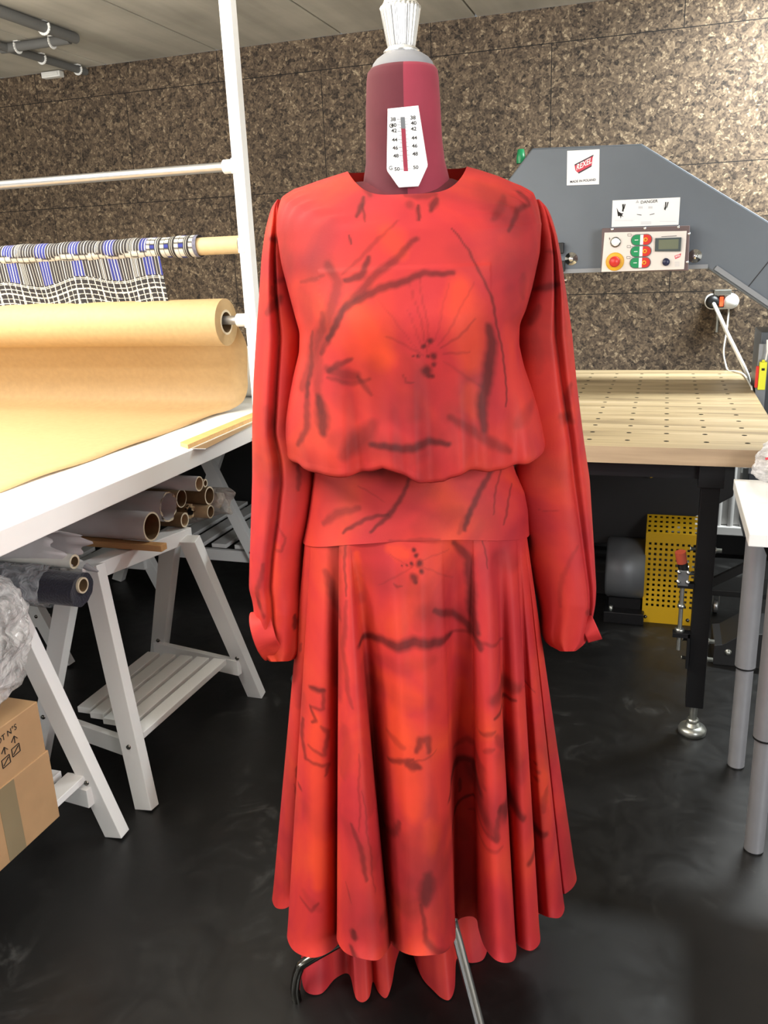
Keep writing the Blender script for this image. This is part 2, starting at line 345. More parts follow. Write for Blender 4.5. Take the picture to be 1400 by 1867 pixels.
# ------------------------------------------------------------ trestles
def trestle(label,feet,tops,shelfz,slats,brace=True,group='white slatted trestles under the tables',railz=.621):
    c=np.mean([f for f in feet],axis=0); t=thing('trestle',label,'trestle',(c[0],c[1],0),group)
    for f,tp in zip(feet,tops):
        lg=MB().bar((f[0],f[1],0),tp,.052,.034,up=(0,1,0),cut=False)
        # level the sole with the floor
        lg.v=[(x,y,max(z,0.0)) for x,y,z in lg.v]
        o=lg.build('leg','white_paint',t,bevel=.0015)
        f=Vector((f[0],f[1],0)); tp=Vector(tp); p=f+(tp-f)*(shelfz-.01)/tp.z
        d=(tp-f).normalized(); nb=d.cross(Vector((0,1,0)).cross(d)).normalized()
        face=Vector((0,-1,0)); cc=p+face*.0180
        MB().lathe(tuple(cc),[(.0,0.003),(.0062,.002),(.0068,-.004)],14,axis='y').build('bolt','dark_chrome',o)
    # top rail between the A-frames
    a0=Vector(tops[0]);a1=Vector(tops[1]);b0=Vector(tops[2]);b1=Vector(tops[3])
    pa=(a0+a1)/2;pb=(b0+b1)/2
    pa.z=pb.z=railz; MB().bar(pa+Vector((0,-.03,0)),pb+Vector((0,.03,0)),.05,.042).build('rail','white_paint',t,bevel=.0015)
    for (f0,t0),(f1,t1) in (((feet[0],tops[0]),(feet[1],tops[1])),((feet[2],tops[2]),(feet[3],tops[3]))):
        A=Vector((*f0[:2],0)).lerp(Vector(t0),(shelfz-.045)/t0[2]); B=Vector((*f1[:2],0)).lerp(Vector(t1),(shelfz-.045)/t1[2])
        off=Vector((0,.025 if f0[1]<c[1] else -.025,0)); MB().bar(A+off,B+off,.02,.05).build('crossbar','white_paint',t,bevel=.001)
    for (p,q,w) in slats: MB().bar(p,q,w,.018).build('slat','white_paint',t,bevel=.0015)
    return t
TT=.645
def top(x,y): return tuple(onz(x,y,TT))
# rear trestle of the cutting table (feet surveyed)
fa=onz(268,1472,0); fb=onz(62,1345,0); fc=onz(468,1268,0); fd=onz(255,1250,0)
sl=[]
for i in range(5):
    u=(i+.5)/5; p=onz(262,1345,.185)*u+onz(142,1290,.185)*(1-u); q=onz(417,1207,.185)*u+onz(266,1192,.185)*(1-u)
    sl.append((tuple(p),tuple(q),.043))
ta=onz(158,1000,.70); tc=onz(322,960,.66)
ta=(ta[0],ta[1]+.0,.645); 
trestle('white slatted trestle under the cutting table, beside the navy cloth roll',[fa,(fa[0]-.42,fa[1]+.09,0),fc,(fc[0]-.42,fc[1]+.07,0)],
  [tuple(onz(168,1030,.645)),(onz(168,1030,.645)[0]-.07,onz(168,1030,.645)[1]+.02,.645),tuple(onz(345,982,.62)),(onz(345,982,.62)[0]-.07,onz(345,982,.62)[1]+.02,.62)],.185,sl)
# front trestle
f1=onz(214,1522,0); t1=onz(8,1085,.645)
sl=[((-1.30-.07*i,.85,.17),(-1.31-.07*i,1.45,.17),.05) for i in range(4)]
trestle('white slatted trestle carrying the cardboard box on its shelf',[(f1[0],f1[1]-.62,0),(f1[0]-.42,f1[1]-.6,0),f1,(f1[0]-.42,f1[1]+.04,0)],
  [(t1[0],t1[1]-.62,.645),(t1[0]-.07,t1[1]-.6,.645),tuple(t1),(t1[0]-.07,t1[1]+.02,.645)],.17,sl)
# two more trestles farther back
def simple_trestle(label,x,y,s=.78,L=.66):
    f=[(x,y,0),(x-s,y,0),(x,y+L,0),(x-s,y+L,0)]; c=x-s/2
    tp=[(c+.04,y,.78),(c-.04,y,.78),(c+.04,y+L,.78),(c-.04,y+L,.78)]
    sl=[((x-.14-.11*i,y+.01,.2),(x-.14-.11*i,y+L-.01,.2),.07) for i in range(5)]
    return trestle(label,f,tp,.2,sl,railz=.8)
simple_trestle('white trestle in the dark below the table, seen beyond the left navy cloth roll',-1.98,2.235)
simple_trestle('white trestle farthest back in the dark under the wooden table end',-1.53,3.02)
# ------------------------------------------------------------ cutting table, wooden table
t=thing('cutting_table','long white cutting table top under the brown kraft paper','table',(-2.3,1.8,.842))
MB().box((-3.9,.35,.842),(-1.171,3.85,.892)).build('tabletop','table_white',t,bevel=.002)  # back end lengthened out of view to shade the far trestle
for x in(-3.7,-2.75): 
    for y in (.6,2.8): MB().box((x-.03,y-.03,0),(x+.03,y+.03,.842)).build('leg','white_paint',t)
t=thing('hole_table','wooden work table with rows of small dark holes','table',(-.4,3.0,.857))
# top with real holes
HX=[-.182+ .1022*i for i in range(-9,5)]
h1=onz(1074.9,799.7,.857); h2=onz(1363.4,809.4,.857); h3=onz(1124,680.9,.857)
dx=(h2[0]-h1[0])/4; dy=(h3[1]-h1[1])/13
hx=[h1[0]+dx*i for i in range(-9,5)]; hy=[(h1[1]+h2[1])/2+dy*j for j in range(14)]
X0,X1,Y0,Y1,ZT=-1.165,.312,2.252,3.80,.857
gx=[X0]+[ (hx[i]+hx[i+1])/2 for i in range(13)]+[X1]; gy=[Y0]+[(hy[j]+hy[j+1])/2 for j in range(13)]+[Y1]
m=MB(); NH=16; R_=.0072
for i in range(14):
    for j in range(14):
        a,b,c,d=gx[i],gx[i+1],gy[j],gy[j+1]; cx,cy=hx[i],hy[j]
        ring=[(cx+R_*math.cos(2*PI*q/NH),cy+R_*math.sin(2*PI*q/NH)) for q in range(NH)]
        out=[]
        for q in range(NH):
            ca,sa=math.cos(2*PI*q/NH),math.sin(2*PI*q/NH); tt=1e9
            if ca>1e-9: tt=min(tt,(b-cx)/ca)
            if ca<-1e-9: tt=min(tt,(a-cx)/ca)
            if sa>1e-9: tt=min(tt,(d-cy)/sa)
            if sa<-1e-9: tt=min(tt,(c-cy)/sa)
            out.append((cx+ca*tt,cy+sa*tt))
        vs=[(x,y,ZT) for x,y in ring]+[(x,y,ZT) for x,y in out]+[(x,y,ZT-.03) for x,y in ring]
        m.add(vs,[(q,NH+q,NH+(q+1)%NH,(q+1)%NH) for q in range(NH)],0); m.add(vs,[(q,(q+1)%NH,2*NH+(q+1)%NH,2*NH+q) for q in range(NH)]+[tuple(range(2*NH,3*NH))],2)
        # corners
        for (kx,ky) in ((a,c),(b,c),(b,d),(a,d)):
            an=math.atan2(ky-cy,kx-cx)%(2*PI); q=int(an/(2*PI/NH)); q2=(q+1)%NH
            tri=[(out[q][0],out[q][1],ZT),(kx,ky,ZT),(out[q2][0],out[q2][1],ZT)]; m.add(tri,[(0,1,2)],0)
m.add([(X0,Y0,ZT),(X1,Y0,ZT),(X1,Y1,ZT),(X0,Y1,ZT),(X0,Y0,ZT-.045),(X1,Y0,ZT-.045),(X1,Y1,ZT-.045),(X0,Y1,ZT-.045)],[(0,1,5,4),(1,2,6,5),(2,3,7,6),(3,0,4,7),(4,5,6,7)],1)
m.build('tabletop',['oak_top','oak_edge','ink'],t,normals=False)
# stand leg with levelling foot
lx0,ly0=.138,2.315
def stand(x,y,detail=False):
    o=MB().box((x-.024,y-.024,.092),(x+.024,y+.024,.79)).build('leg','black_steel',t,bevel=.002)
    MB().box((x-.032,y-.032,.745),(x+.032,y+.032,.812)).build('bracket','black_steel',o,bevel=.002)
    MB().tube([(x,y,.02),(x,y,.1)],.011,16).lathe((x,y,0),[(.0,.036),(.018,.034),(.02,.026),(.024,.024),(.036,.020),(.040,.012),(.038,.0),(0,0)],28).build('levelling_foot','galv',o)
    MB().lathe((x,y,.034),[(0,.012),(.017,.012),(.017,0),(0,0)],6).build('nut','galv',o)
    return o
leg=stand(lx0,ly0)
for (x,y) in ((lx0,3.7),(-1.1,2.33),(-1.1,3.7)): stand(x,y)
MB().box((-1.1,2.30,.765),(lx0,2.33,.81)).box((lx0-.02,2.33,.77),(lx0+.02,3.7,.81)).build('frame','black_steel',t)
# toggle clamp on the leg
def bolt(mb,c,r=.008,l=.012,ax='x'): mb.lathe(c,[(0,l),(r,l),(r,0),(r*1.4,0),(r*1.4,-.002),(0,-.002)],10,axis=ax)
ck=ony(1240,1010,2.29)
bx=ck[0]
zb=ony(1245,1065,2.29)[2]; zb2=ony(1240,1155,2.29)[2]; ztop=ony(1238,1018,2.29)[2]; zlow=ony(1229,1183,2.29)[2]
cl=thing('toggle_clamp','steel toggle clamp with orange tip bolted to the black table leg','clamp',(bx,2.29,zlow))
xa=ony(1245,1062,2.29)[0]; xb=ony(1238,1155,2.29)[0]; xm=(xa+xb)/2
MB().box((xm-.014,2.275,zb-.007),(lx0-.0245,2.30,zb+.007)).build('upper_arm','black_steel',cl,bevel=.001)
MB().box((xm-.018,2.275,zb2-.007),(lx0-.0245,2.30,zb2+.007)).box((lx0-.032,2.275,zb2-.10),(lx0-.0245,2.30,zb2+.007)).build('lower_arm','black_steel',cl,bevel=.001)
MB().tube([(xm,2.288,zlow),(xm,2.288,zb+.002)],.0058,14).build('threaded_rod','galv',cl)
MB().lathe((xm,2.288,(zb+zb2)/2+.01),[(0,.005),(.010,.005),(.010,-.005),(0,-.005)],6).build('nut','galv',cl)
MB().lathe((xm,2.288,zb2+.012),[(0,.005),(.013,.005),(.013,-.005),(0,-.005)],6).build('nut','galv',cl)
MB().box((xm-.014,2.274,zb+.0),(xm+.014,2.302,zb+.045)).build('clamp_body','motor_grey',cl,bevel=.002)
mb=MB()
for dx_ in(-.012,.012):
    for dz in (.012,.04): bolt(mb,(xm+dx_,2.273,zb+dz),.004,.004,'y')
mb.build('rivet','chrome',cl)
MB().tube([(xm,2.288,zb+.04),(xm-.003,2.288,zb+.055),(xm-.006,2.28,zb+.075)],[.012,.014,.012],14).build('handle','plastic_black',cl)
MB().tube([(xm-.006,2.28,zb+.066),(xm-.012,2.276,zb+.098)],[.0135,.0145],16).build('grip','orange_cap',cl)
mb=MB()
for px,py in ((1268,1003),(1262,1048)): q=ony(px,py,2.29); mb=MB(); bolt(mb,(lx0-.026-.012,2.30,q[2]),.005,.012); mb.build('bolt','galv',leg)
for px,py in ((1310,1006),(1293,1172),(1291,1205)): q=ony(px,py,2.29); mb=MB(); bolt(mb,(lx0+.026,2.30,q[2]),.006,.014); mb.build('bolt','galv',leg)
for px,py in ((1253,1168),(1250,1202)): q=ony(px,py,2.29); mb=MB(); bolt(mb,(lx0-.042,2.30,q[2]),.005,.010); mb.build('bolt','galv',leg)
# ------------------------------------------------------------ roll rack, paper, fabric
YR=2.35; PX=-1.185
rk=thing('roll_rack','white square-post rack holding the rolls above the cutting table','rack',(PX,YR,.892))
for x in (PX,-3.3): MB().box((x-.018,YR-.018,.892),(x+.018,YR+.018,CZ-.002)).build('post','white_paint',rk,bevel=.002)
ZR=[ony(425,303,YR)[2],ony(440,447,YR)[2],ony(466,583,YR)[2]]
for i,z in enumerate(ZR):
    MB().tube([(-3.3,YR,z),(PX-.02,YR,z)],.0135,20).build('rod','grey_rod',rk)
    b=MB().tube([(PX-.052,YR,z),(PX-.018,YR,z)],.0195,20); b.box((PX-.02,YR-.022,z-.022),(PX+.0,YR-.0,z+.02)); b.build('rod_holder','plastic_white',rk,bevel=.0015)
zp=ZR[2]-.006
xe=ony(413,592,YR)[0]
pr_=thing('kraft_paper_roll','thick brown kraft paper roll unrolling over the cutting table','paper roll',(xe,YR,zp))
rr=.071
m=MB(); m.tube([(-3.05,YR,zp),(xe,YR,zp)],rr,56,hollow=.50); m.build('paper','kraft',pr_)
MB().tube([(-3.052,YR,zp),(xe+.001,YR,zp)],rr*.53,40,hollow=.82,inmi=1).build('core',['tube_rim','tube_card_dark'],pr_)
# sheet
prof=[(YR+rr,zp,xe-.006),(2.440,1.12,-1.262),(2.466,1.06,-1.276),(2.486,1.01,-1.292),(2.494,.965,-1.30),(2.483,.925,-1.313),(2.45,.905,-1.333),(2.40,.898,-1.352),(2.30,.8955,-1.361),(2.1,.8945,-1.361),(1.9,.894,-1.363),(1.7,.894,-1.366),(1.5,.894,-1.373),(1.3,.894,-1.378),(1.0,.894,-1.385),(.5,.894,-1.39)]
def cr(pts,n):   # Catmull-Rom through control rows
    p=np.array(pts,float); out=[]
    for i in range(len(p)-1):
        p0=p[max(i-1,0)];p1=p[i];p2=p[i+1];p3=p[min(i+2,len(p)-1)]
        for k_ in range(n):
            t_=k_/n; out.append(.5*((2*p1)+(-p0+p2)*t_+(2*p0-5*p1+4*p2-p3)*t_**2+(-p0+3*p1-3*p2+p3)*t_**3))
    out.append(p[-1]); return np.array(out)
pp=cr(prof,5); W=30; Pg=np.zeros((len(pp),W,3))
for i,(y,z,x) in enumerate(pp):
    for j in range(W):
        u=j/(W-1); e=max(0,1-(1-u)*14); lift=.004*e*(.5+.5*math.sin(y*17))*(1 if y<2.4 else .2)
        Pg[i,j]=(x*u-3.05*(1-u)+.002*math.sin(y*23)*e,y,z+lift+.0006*math.sin(u*30+y*9))
MB().grid(Pg).build('sheet','kraft',pr_,solid=.0006,normals=False)
# patterned fabric on its tube
z2=ZR[1]+.002; xt=ony(439,447,YR)[0]; xf=ony(366,450,YR)[0]
fb=thing('patterned_fabric_roll','black, white and blue grid-patterned cloth hanging from a tan cardboard tube','fabric roll',(xt,YR,z2))
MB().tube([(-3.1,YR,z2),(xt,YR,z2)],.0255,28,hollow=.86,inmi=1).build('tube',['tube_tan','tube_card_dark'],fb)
def cvar(x): # pseudo-random stripes 1D
    return (np.sin(x*611.7)*.5+np.sin(x*1013.1+1.7)*.35+np.sin(x*283.3+.5)*.6)
def stripes(X):
    w=cvar(X); c=np.zeros(X.shape+(4,)); c[...,3]=1; dark=np.array(lin((40,36,38))); white=np.array(lin((198,195,188))); blue=np.array(lin((38,46,120)))
    zone=np.sin(X*47)+.6*np.sin(X*101+2)
    ph=(X*95)%1.; wht=(ph<.19)|((zone>1.1)&((X*190)%1<.35))
    c[...,:3]=dark; c[(zone<-.45)&~wht,:3]=blue; c[wht,:3]=white; return c
nx=1100; xs=np.linspace(-3.05,xf,nx)
# wound part
na=40; th=np.linspace(0,2*PI,na); Xg,Tg=np.meshgrid(xs,th); 
rad=.0315+.0012*np.sin(Xg*31)+.0008*np.sin(Xg*77+Tg*2)+.0015*np.sin(Tg*1.0)
endz=np.clip((Xg-(xf-.22))/.22,0,1)
G=np.stack([Xg,YR+rad*np.cos(Tg),z2+rad*np.sin(Tg)],-1)
A=stripes(Xg+.02*np.sin(Tg*1.)*0)
front=(Tg>PI*1.02)&(Tg<PI*1.55)   # pale chequer band along the front
band=((Tg+ .18*np.sin(Xg*24)+.12*np.sin(Xg*51))>PI*1.08)&((Tg+ .18*np.sin(Xg*24)+.12*np.sin(Xg*51))<PI*1.50)&(Xg<xf-.16)
white=np.array([*lin((198,195,184)),1]); dk=np.array([*lin((34,31,33)),1]); bl=np.array([*lin((36,46,130)),1])
A[band]=white; bb=band&(((Xg*42+Tg*.25)%1<.12)|(np.abs(((Tg+ .18*np.sin(Xg*24)+.12*np.sin(Xg*51))-PI*1.29))<.05)|(np.abs(((Tg+ .18*np.sin(Xg*24)+.12*np.sin(Xg*51))-PI*1.09))<.06)); A[bb]=dk
e=Xg>xf-.17; q1=((Xg*60)%1); q2=((Tg/(2*PI)*14)%1); chk=e&(q2>.18)&(q1>.15)&((np.floor(Xg*60)%3)!=1); A[e]=dk; A[chk]=white
chb=chk&((np.floor(Xg*60)+np.floor(Tg/(2*PI)*14))%3==0)&(np.floor(Xg*60)%3==0); A[chb]=bl
ln=e&((np.floor(Xg*60)%3)==1)&(((q1>.2)&(q1<.32))|((q1>.6)&(q1<.7))); A[ln]=white
endc=Xg>xf-.012; A[endc]=np.array([*lin((120,120,140)),1])*(.5+.5*(rng.random(A[endc].shape[0])[:,None]))
MB().grid(G,attr=A).build('wound_cloth','woven_print',fb,attr=True,normals=False)
# hanging part
xh=ony(300,500,YR)[0]; xs2=np.linspace(-3.05,xh,1000); nz_=150; zz=np.linspace(z2-.01,z2-.22,nz_); Xh,Zh=np.meshgrid(xs2,zz)
dz=(z2-Zh)/.2; Xs=Xh+dz*.02*(Xh+3.05)/1.8
Yh=YR-.020+.010*np.sin(Xh*22+.5)*dz+.006*np.sin(Xh*57)*dz+.012*(1-dz)*0
G=np.stack([Xs,Yh+.012*dz,Zh+.0*Xh],-1); A=stripes(Xh)
sag=.010*np.sin(Xh*22)+.006*np.sin(Xh*9+1); lo=(Zh+sag)<z2-.085; A[lo]=dk
gl=lo&((((Xh+.3*(Zh-z2)*.3)*46)%1<.12)|((((Xh)*23+.3)%1)<.06)|(((Zh+sag)*66)%1<.13)|((((Zh+sag)*31)%1)<.06)); A[gl]=white
MB().grid(G,attr=A).build('hanging_cloth','woven_print',fb,attr=True,normals=False)
# white roll lying behind
t=thing('white_paper_roll','white roll of paper lying across the table behind the kraft sheet','paper roll',(-1.8,2.78,.892))
MB().tube([(-2.6,2.78,.983),(-1.19,2.78,.983)],.0905,48,hollow=.4).build('roll','paper_white',t)
# wooden strip and a flat grey strip beside it
def flat(pts,z0,z1,name,matn,label,cat):
    m=MB(); n=len(pts); vs=[(p[0],p[1],z0) for p in pts]+[(p[0],p[1],z1) for p in pts]
    m.add(vs,[tuple(range(n))[::-1],tuple(range(n,2*n))]+[(i,(i+1)%n,n+(i+1)%n,n+i) for i in range(n)])
    return tag(m.build(name,matn,bevel=.0008),label,cat)
Z=.892
flat([onz(329,814,Z),onz(343,819,Z),(-1.200,2.50,Z),(-1.236,2.50,Z)],Z,Z+.012,'wooden_strip','wood_strip','narrow light wooden moulding lying on the white table edge','wood strip')
flat([onz(349,819,Z),(onz(378,819,Z)[0]-.004,onz(378,819,Z)[1],Z),(-1.176,2.44,Z),(-1.188,2.44,Z)],Z,Z+.0015,'grey_strip','steel','flat grey strip lying beside the wooden moulding','ruler')
# ------------------------------------------------------------ rolls stored under the cutting table
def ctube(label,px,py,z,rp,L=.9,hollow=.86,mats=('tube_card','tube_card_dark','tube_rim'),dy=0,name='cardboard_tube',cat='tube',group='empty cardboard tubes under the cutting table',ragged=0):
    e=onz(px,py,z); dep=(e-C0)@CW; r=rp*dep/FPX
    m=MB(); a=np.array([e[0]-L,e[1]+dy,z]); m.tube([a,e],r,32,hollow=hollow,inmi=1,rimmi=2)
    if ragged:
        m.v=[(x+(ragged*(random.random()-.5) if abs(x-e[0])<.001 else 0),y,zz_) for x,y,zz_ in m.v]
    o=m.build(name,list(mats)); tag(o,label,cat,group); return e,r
eA,rA=ctube('large white-covered tube with brown inside, resting on the wooden batten',277,960,.70,27,hollow=.88,mats=('paper_grey','tube_card_dark','tube_rim'),group=None,name='white_tube')
ctube('wide pale ragged-ended tube between the white tube and the thin ones',307,924,.715,27.5,hollow=.90,mats=('paper_grey','paper_grey','tube_rim'),group=None,name='ragged_tube',ragged=.008)
G_='empty cardboard tubes under the cutting table'
ctube('beige tube with a splinter inside, right behind the wide ragged tube',331,908.6,.72,17,hollow=.9)
ctube('small brown tube at the very bottom, ahead of the dark wooden core',337,948,.665,13.7,hollow=.78,mats=('tube_card_dark','tube_card','tube_rim'))
ctube('dark frayed brown core squeezed behind the small bottom tube',346,932,.675,13.5,hollow=.6,mats=('tube_card_dark','ink','tube_card'),ragged=.012)
ctube('topmost pale tube, tucked right under the tabletop',363.4,882,.772,13.8,hollow=.84,mats=('paper_grey','tube_card','tube_rim'))
ctube('small pale tube half hidden behind the topmost tube',374.5,881,.752,7.5,hollow=.7)
ctube('brown tube with a pale rim above the thinner grey one',382,903.6,.705,16.8,hollow=.84,mats=('tube_card_dark','tube_card_dark','tube_rim'))
ctube('thin grey tube under the pale-rimmed brown tube, in front of the film',384,933,.66,12.3,hollow=.8)
# film wrapped roll J
e=onz(415,914,.67); dep=(e-C0)@CW; r=22*dep/FPX
t=thing('film_wrapped_roll','roll sleeved in crumpled milky plastic film, farthest right under the table','fabric roll',tuple(e))
MB().tube([(e[0]-.8,e[1],e[2]),(e[0]-.03,e[1],e[2])],r*.62,24,hollow=.6).build('roll','tube_card',t)
n=40; P=np.zeros((26,n,3))
for i in range(26):
    u=i/25
    for j in range(n):
        a=2*PI*j/n; rr_=r*(1.02+.07*math.sin(5*a+u*9)+.05*math.sin(11*a-u*17)+.04*random.random())
        sagz=-.055*math.sin(PI*min(1,max(0,(u-.45)/.5)))*max(0,-math.sin(a))*1.0
        P[i,j]=(e[0]-.8*(1-u)+.012*math.sin(3*a),e[1]+rr_*math.cos(a),e[2]+rr_*math.sin(a)+sagz)
MB().grid(P,closed=True).build('wrapping','milky_film',t,normals=False)
# batten
e=onz(299,997,.655); tag(MB().box((e[0]-1.1,e[1]-.014,.645),(e[0],e[1]+.014,.662)).build('wooden_batten','wood_plain',bevel=.001),'thin wooden batten under the large white tube','batten')
# K: wrapping paper roll with inner tube
e=onz(134,1004,.715); dep=(e-C0)@CW; r=31*dep/FPX
t=thing('paper_wrapped_roll','roll loosely wrapped in pale grey paper above the navy cloth roll','fabric roll',tuple(e))
n=48; P=np.zeros((24,n,3))
for i in range(24):
    u=i/23
    for j in range(n):
        a=2*PI*j/n; rr_=r*(1+.05*math.sin(3*a+u*3)+.03*math.sin(7*a+u*11))*(1+.06*u)
        rag=.035*(math.sin(2*a+1)+.4*math.sin(9*a))*(u>.97)
        P[i,j]=(e[0]-.9*(1-u)+rag-.02*u,e[1]+rr_*math.cos(a),e[2]+rr_*math.sin(a))
MB().grid(P,closed=True).build('wrapping','paper_grey',t,solid=.001,normals=False)
e2=onz(136,1024,.70); r2=13.5*((e2-C0)@CW)/FPX
MB().tube([(e2[0]-.85,e[1]+.0,e[2]-.013),(e2[0],e2[1],e2[2])],r2,28,hollow=.7,inmi=1,rimmi=2).build('core',['paper_white','tube_card_dark','tube_rim'],t)
# L: navy roll
e=onz(150,1067,.655); dep=(e-C0)@CW; r=31*dep/FPX
t=thing('navy_cloth_roll','dark navy cloth roll partly wrapped in clear crinkled film','fabric roll',tuple(e))
n=40; P=np.zeros((14,n,3))
for i in range(14):
    u=i/13
    for j in range(n):
        a=2*PI*j/n; rr_=r*(1+.10*math.sin(a-.9)+.08*math.sin(2*a+.6)+.02*math.sin(9*a)); P[i,j]=(e[0]-.75*(1-u),e[1]+rr_*math.cos(a),e[2]-.012+rr_*math.sin(a))
m=MB().grid(P,closed=True)
rim=P[-1]; inn=np.array([[e[0]-.003,e[1]+15*dep/FPX*math.cos(2*PI*j/n),e[2]+15*dep/FPX*math.sin(2*PI*j/n)] for j in range(n)])
m.grid(np.stack([rim,inn]),closed=True,smooth=False); m.build('cloth','navy_cloth',t,normals=False)
MB().tube([(e[0]-.76,e[1],e[2]),(e[0]+.003,e[1],e[2])],15*dep/FPX,26,hollow=.78,inmi=1).build('core',['tube_rim','tube_card_dark'],t)
P=np.zeros((30,n,3))
for i in range(30):
    u=i/29
    for j in range(n):
        a=2*PI*j/n; rr_=r*(1.18+.10*math.sin(a-.9)+.08*math.sin(2*a+.6)+.06*math.sin(6*a+u*13)+.05*math.sin(13*a-u*31)+.05*random.random()); P[i,j]=(e[0]-.7*(1-u)-.085,e[1]+rr_*math.cos(a),e[2]-.012+rr_*math.sin(a))
MB().grid(P,closed=True).build('film','clear_film',t,normals=False)
tc_=onz(163,1036,.70)
tag(MB().tube([tc_+np.array([-.01,0,.005]),tc_,tc_+np.array([.02,.004,-.008])],[.008,.007,.002],12).build('cloth_tie','cap_grey'),'small grey twisted cloth tie above the navy roll','tie')
# ------------------------------------------------------------ cardboard box and plastic-covered bundle
XB=-1.232; y1,y0=1.285,.93
t=thing('cardboard_box','brown taped cardboard box with printed symbols on the trestle shelf','box',(XB-.2,1.1,.188))
MB().box((XB-.42,y0,.188),(XB,y1,.478)).build('carton','cardboard',t,bevel=.002)
MB().box((XB-.42,y0,.188),(XB+.003,y1+.004,.357)).build('flap','cardboard',t,bevel=.0015)
pA=onx(30,1440,XB)[1]; 
m=MB(); m.box((XB+.0032,onx(2,1500,XB)[1],.190),(XB+.0037,onx(32,1470,XB)[1],.356),0); m.build('tape','cardboard_tape',t)
m=MB(); q=onx(16,1343,XB+.001); text(m,'LOT N°S',(XB+.0008,q[1]-.008,q[2]+.006),.018,u=(0,.97,.1),v=(0,0,1),bold=.01)
q=onx(10,1385,XB); 
for dy_,dz_ in ((0,0),(.030,.008)):
    for a_,b_ in (((-.011,-.014),(-.011,.004)),((-.011,.004),(.011,.006)),((.011,.006),(.011,-.012)),((.011,-.012),(-.011,-.014)),((-.008,-.010),(.008,.002)),((-.008,.018),(.002,.028)),((.002,.028),(.010,.018)),((.001,.012),(.002,.026))):
        m.bar((XB+.0008,q[1]+dy_+a_[0],q[2]+dz_+a_[1]),(XB+.0008,q[1]+dy_+b_[0],q[2]+dz_+b_[1]),.001,.0022,up=(1,0,0))
m.build('print','ink',t)
# bundle on the box: blob shaped foam and clear film over it
t=thing('plastic_covered_bundle','bundle of white padding under crumpled clear plastic on top of the cardboard box','bundle',(XB-.15,1.1,.48))
def blob(c,rad,name,matn,amp=.12,n=48,m_=32,seed=1,par=None,ex=1.,fr=1.):
    rs=np.random.default_rng(seed); ph=rs.random((8,3))*6.28; fq=rs.integers(2,9,(8,2))*fr
    P=np.zeros((m_,n,3))
    for i in range(m_):
        la=-PI/2+PI*i/(m_-1)
        for j in range(n):
            lo_=2*PI*j/n; d=1+sum(amp/(k_+1.5)*math.sin(fq[k_,0]*lo_+ph[k_,0])*math.sin(fq[k_,1]*la+ph[k_,1]) for k_ in range(8))*math.cos(la)
            P[i,j]=(c[0]+rad[0]*d*math.cos(la)*math.cos(lo_),c[1]+rad[1]*d*math.cos(la)*math.sin(lo_),c[2]+rad[2]*d*math.sin(la))
    return MB().grid(P,closed=True).build(name,matn,par,normals=False)
q=onx(45,1115,-1.27); 
blob((-1.385,1.24,.66),(.075,.10,.075),'padding','foam_white',.16,seed=3,par=t)
blob((-1.36,1.14,.56),(.095,.09,.075),'padding','foam_white',.14,seed=5,par=t)
def crumple(c,rad,name,matn,par,seed=1,n=150,m_=110,amp=.05):
    rs=np.random.default_rng(seed); K=46; dirs=rs.normal(size=(K,3)); dirs/=np.linalg.norm(dirs,axis=1)[:,None]; off=rs.random(K)*.5+.5
    la=np.linspace(-PI/2,PI/2,m_)[:,None]; lo_=np.linspace(0,2*PI,n,endpoint=False)[None]
    D=np.stack([np.cos(la)*np.cos(lo_),np.cos(la)*np.sin(lo_),np.sin(la)*np.ones_like(lo_)],-1)
    # faceted hull: crumpled film pulled over planes, with sharp pleats
    h=1/np.max((D@dirs.T)/off,axis=-1).clip(.9,3); h=.55+.45*h/h.mean(); w_=np.zeros(h.shape)
    for k_ in range(40):
        v=rs.normal(size=3); v/=np.linalg.norm(v); ph=rs.random()*6; f_=rs.uniform(8,34); w_+=amp*.35/(f_/12)*np.abs(np.sin(D@v*f_+ph))
    P=D*(h+w_-.10)[...,None]*np.array(rad)+np.array(c)
    return MB().grid(P,closed=True,smooth=False).build(name,matn,par,normals=False)
crumple((-1.385,1.165,.625),(.135,.195,.150),'plastic_sheet','bag_film',t,8)

# ------------------------------------------------------------ band knife machine
YM=3.25
t=thing('band_knife_machine','grey band knife cutting machine arching over the wooden table','machine',(.6,YM,0))
poly=P2([(1170,262),(1225,297),(1400,403)],YM); x1,z1=P2([(970,270)],YM)[0]; xl,zl=P2([(925,330)],YM)[0]; xb,zb_=P2([(1290,490)],YM)[0]; xd,zd=P2([(1400,565)],YM)[0]
sl_=(zd-zb_)/(xd-xb); xs_=.75
pts=[(x1,z1),poly[0]]; sl2=(poly[2][1]-poly[0][1])/(poly[2][0]-poly[0][0]); pts+=[(.78,poly[0][1]+sl2*(.78-poly[0][0])),(.78,1.0)]
xc=.42; pts+=[(xc,1.0),(xc,zb_+sl_*(xc-xb)),(xb,zb_),(-.62,zb_),(-.72,zb_+.06),(-.70,zl-.1),(xl,zl)]
body=MB().prism(pts,YM,YM+.26).build('upper_housing','machine_grey',t,bevel=.006)
m=MB(); a=P2([(1298,488),(1400,563)],YM-.012); m.bar((a[0][0]+.012,YM-.006,a[0][1]),(.418,YM-.006,a[0][1]+sl_*(.418-a[0][0]-.012)),.007,.016,up=(0,0,1)); 
m.bar((-.6,YM-.004,zb_+.008),(xb,YM-.004,zb_+.008),.008,.014); m.build('edge_trim','machine_trim',t)
a=P2([(1400,475),(1359,529)],YM-.001); MB().bar((a[0][0]+.03,YM-.0008,a[0][1]+.04*.9),(a[1][0],YM-.0008,a[1][1]),.002,.003,up=(0,0,1)).build('panel_seam','black_paint',t)
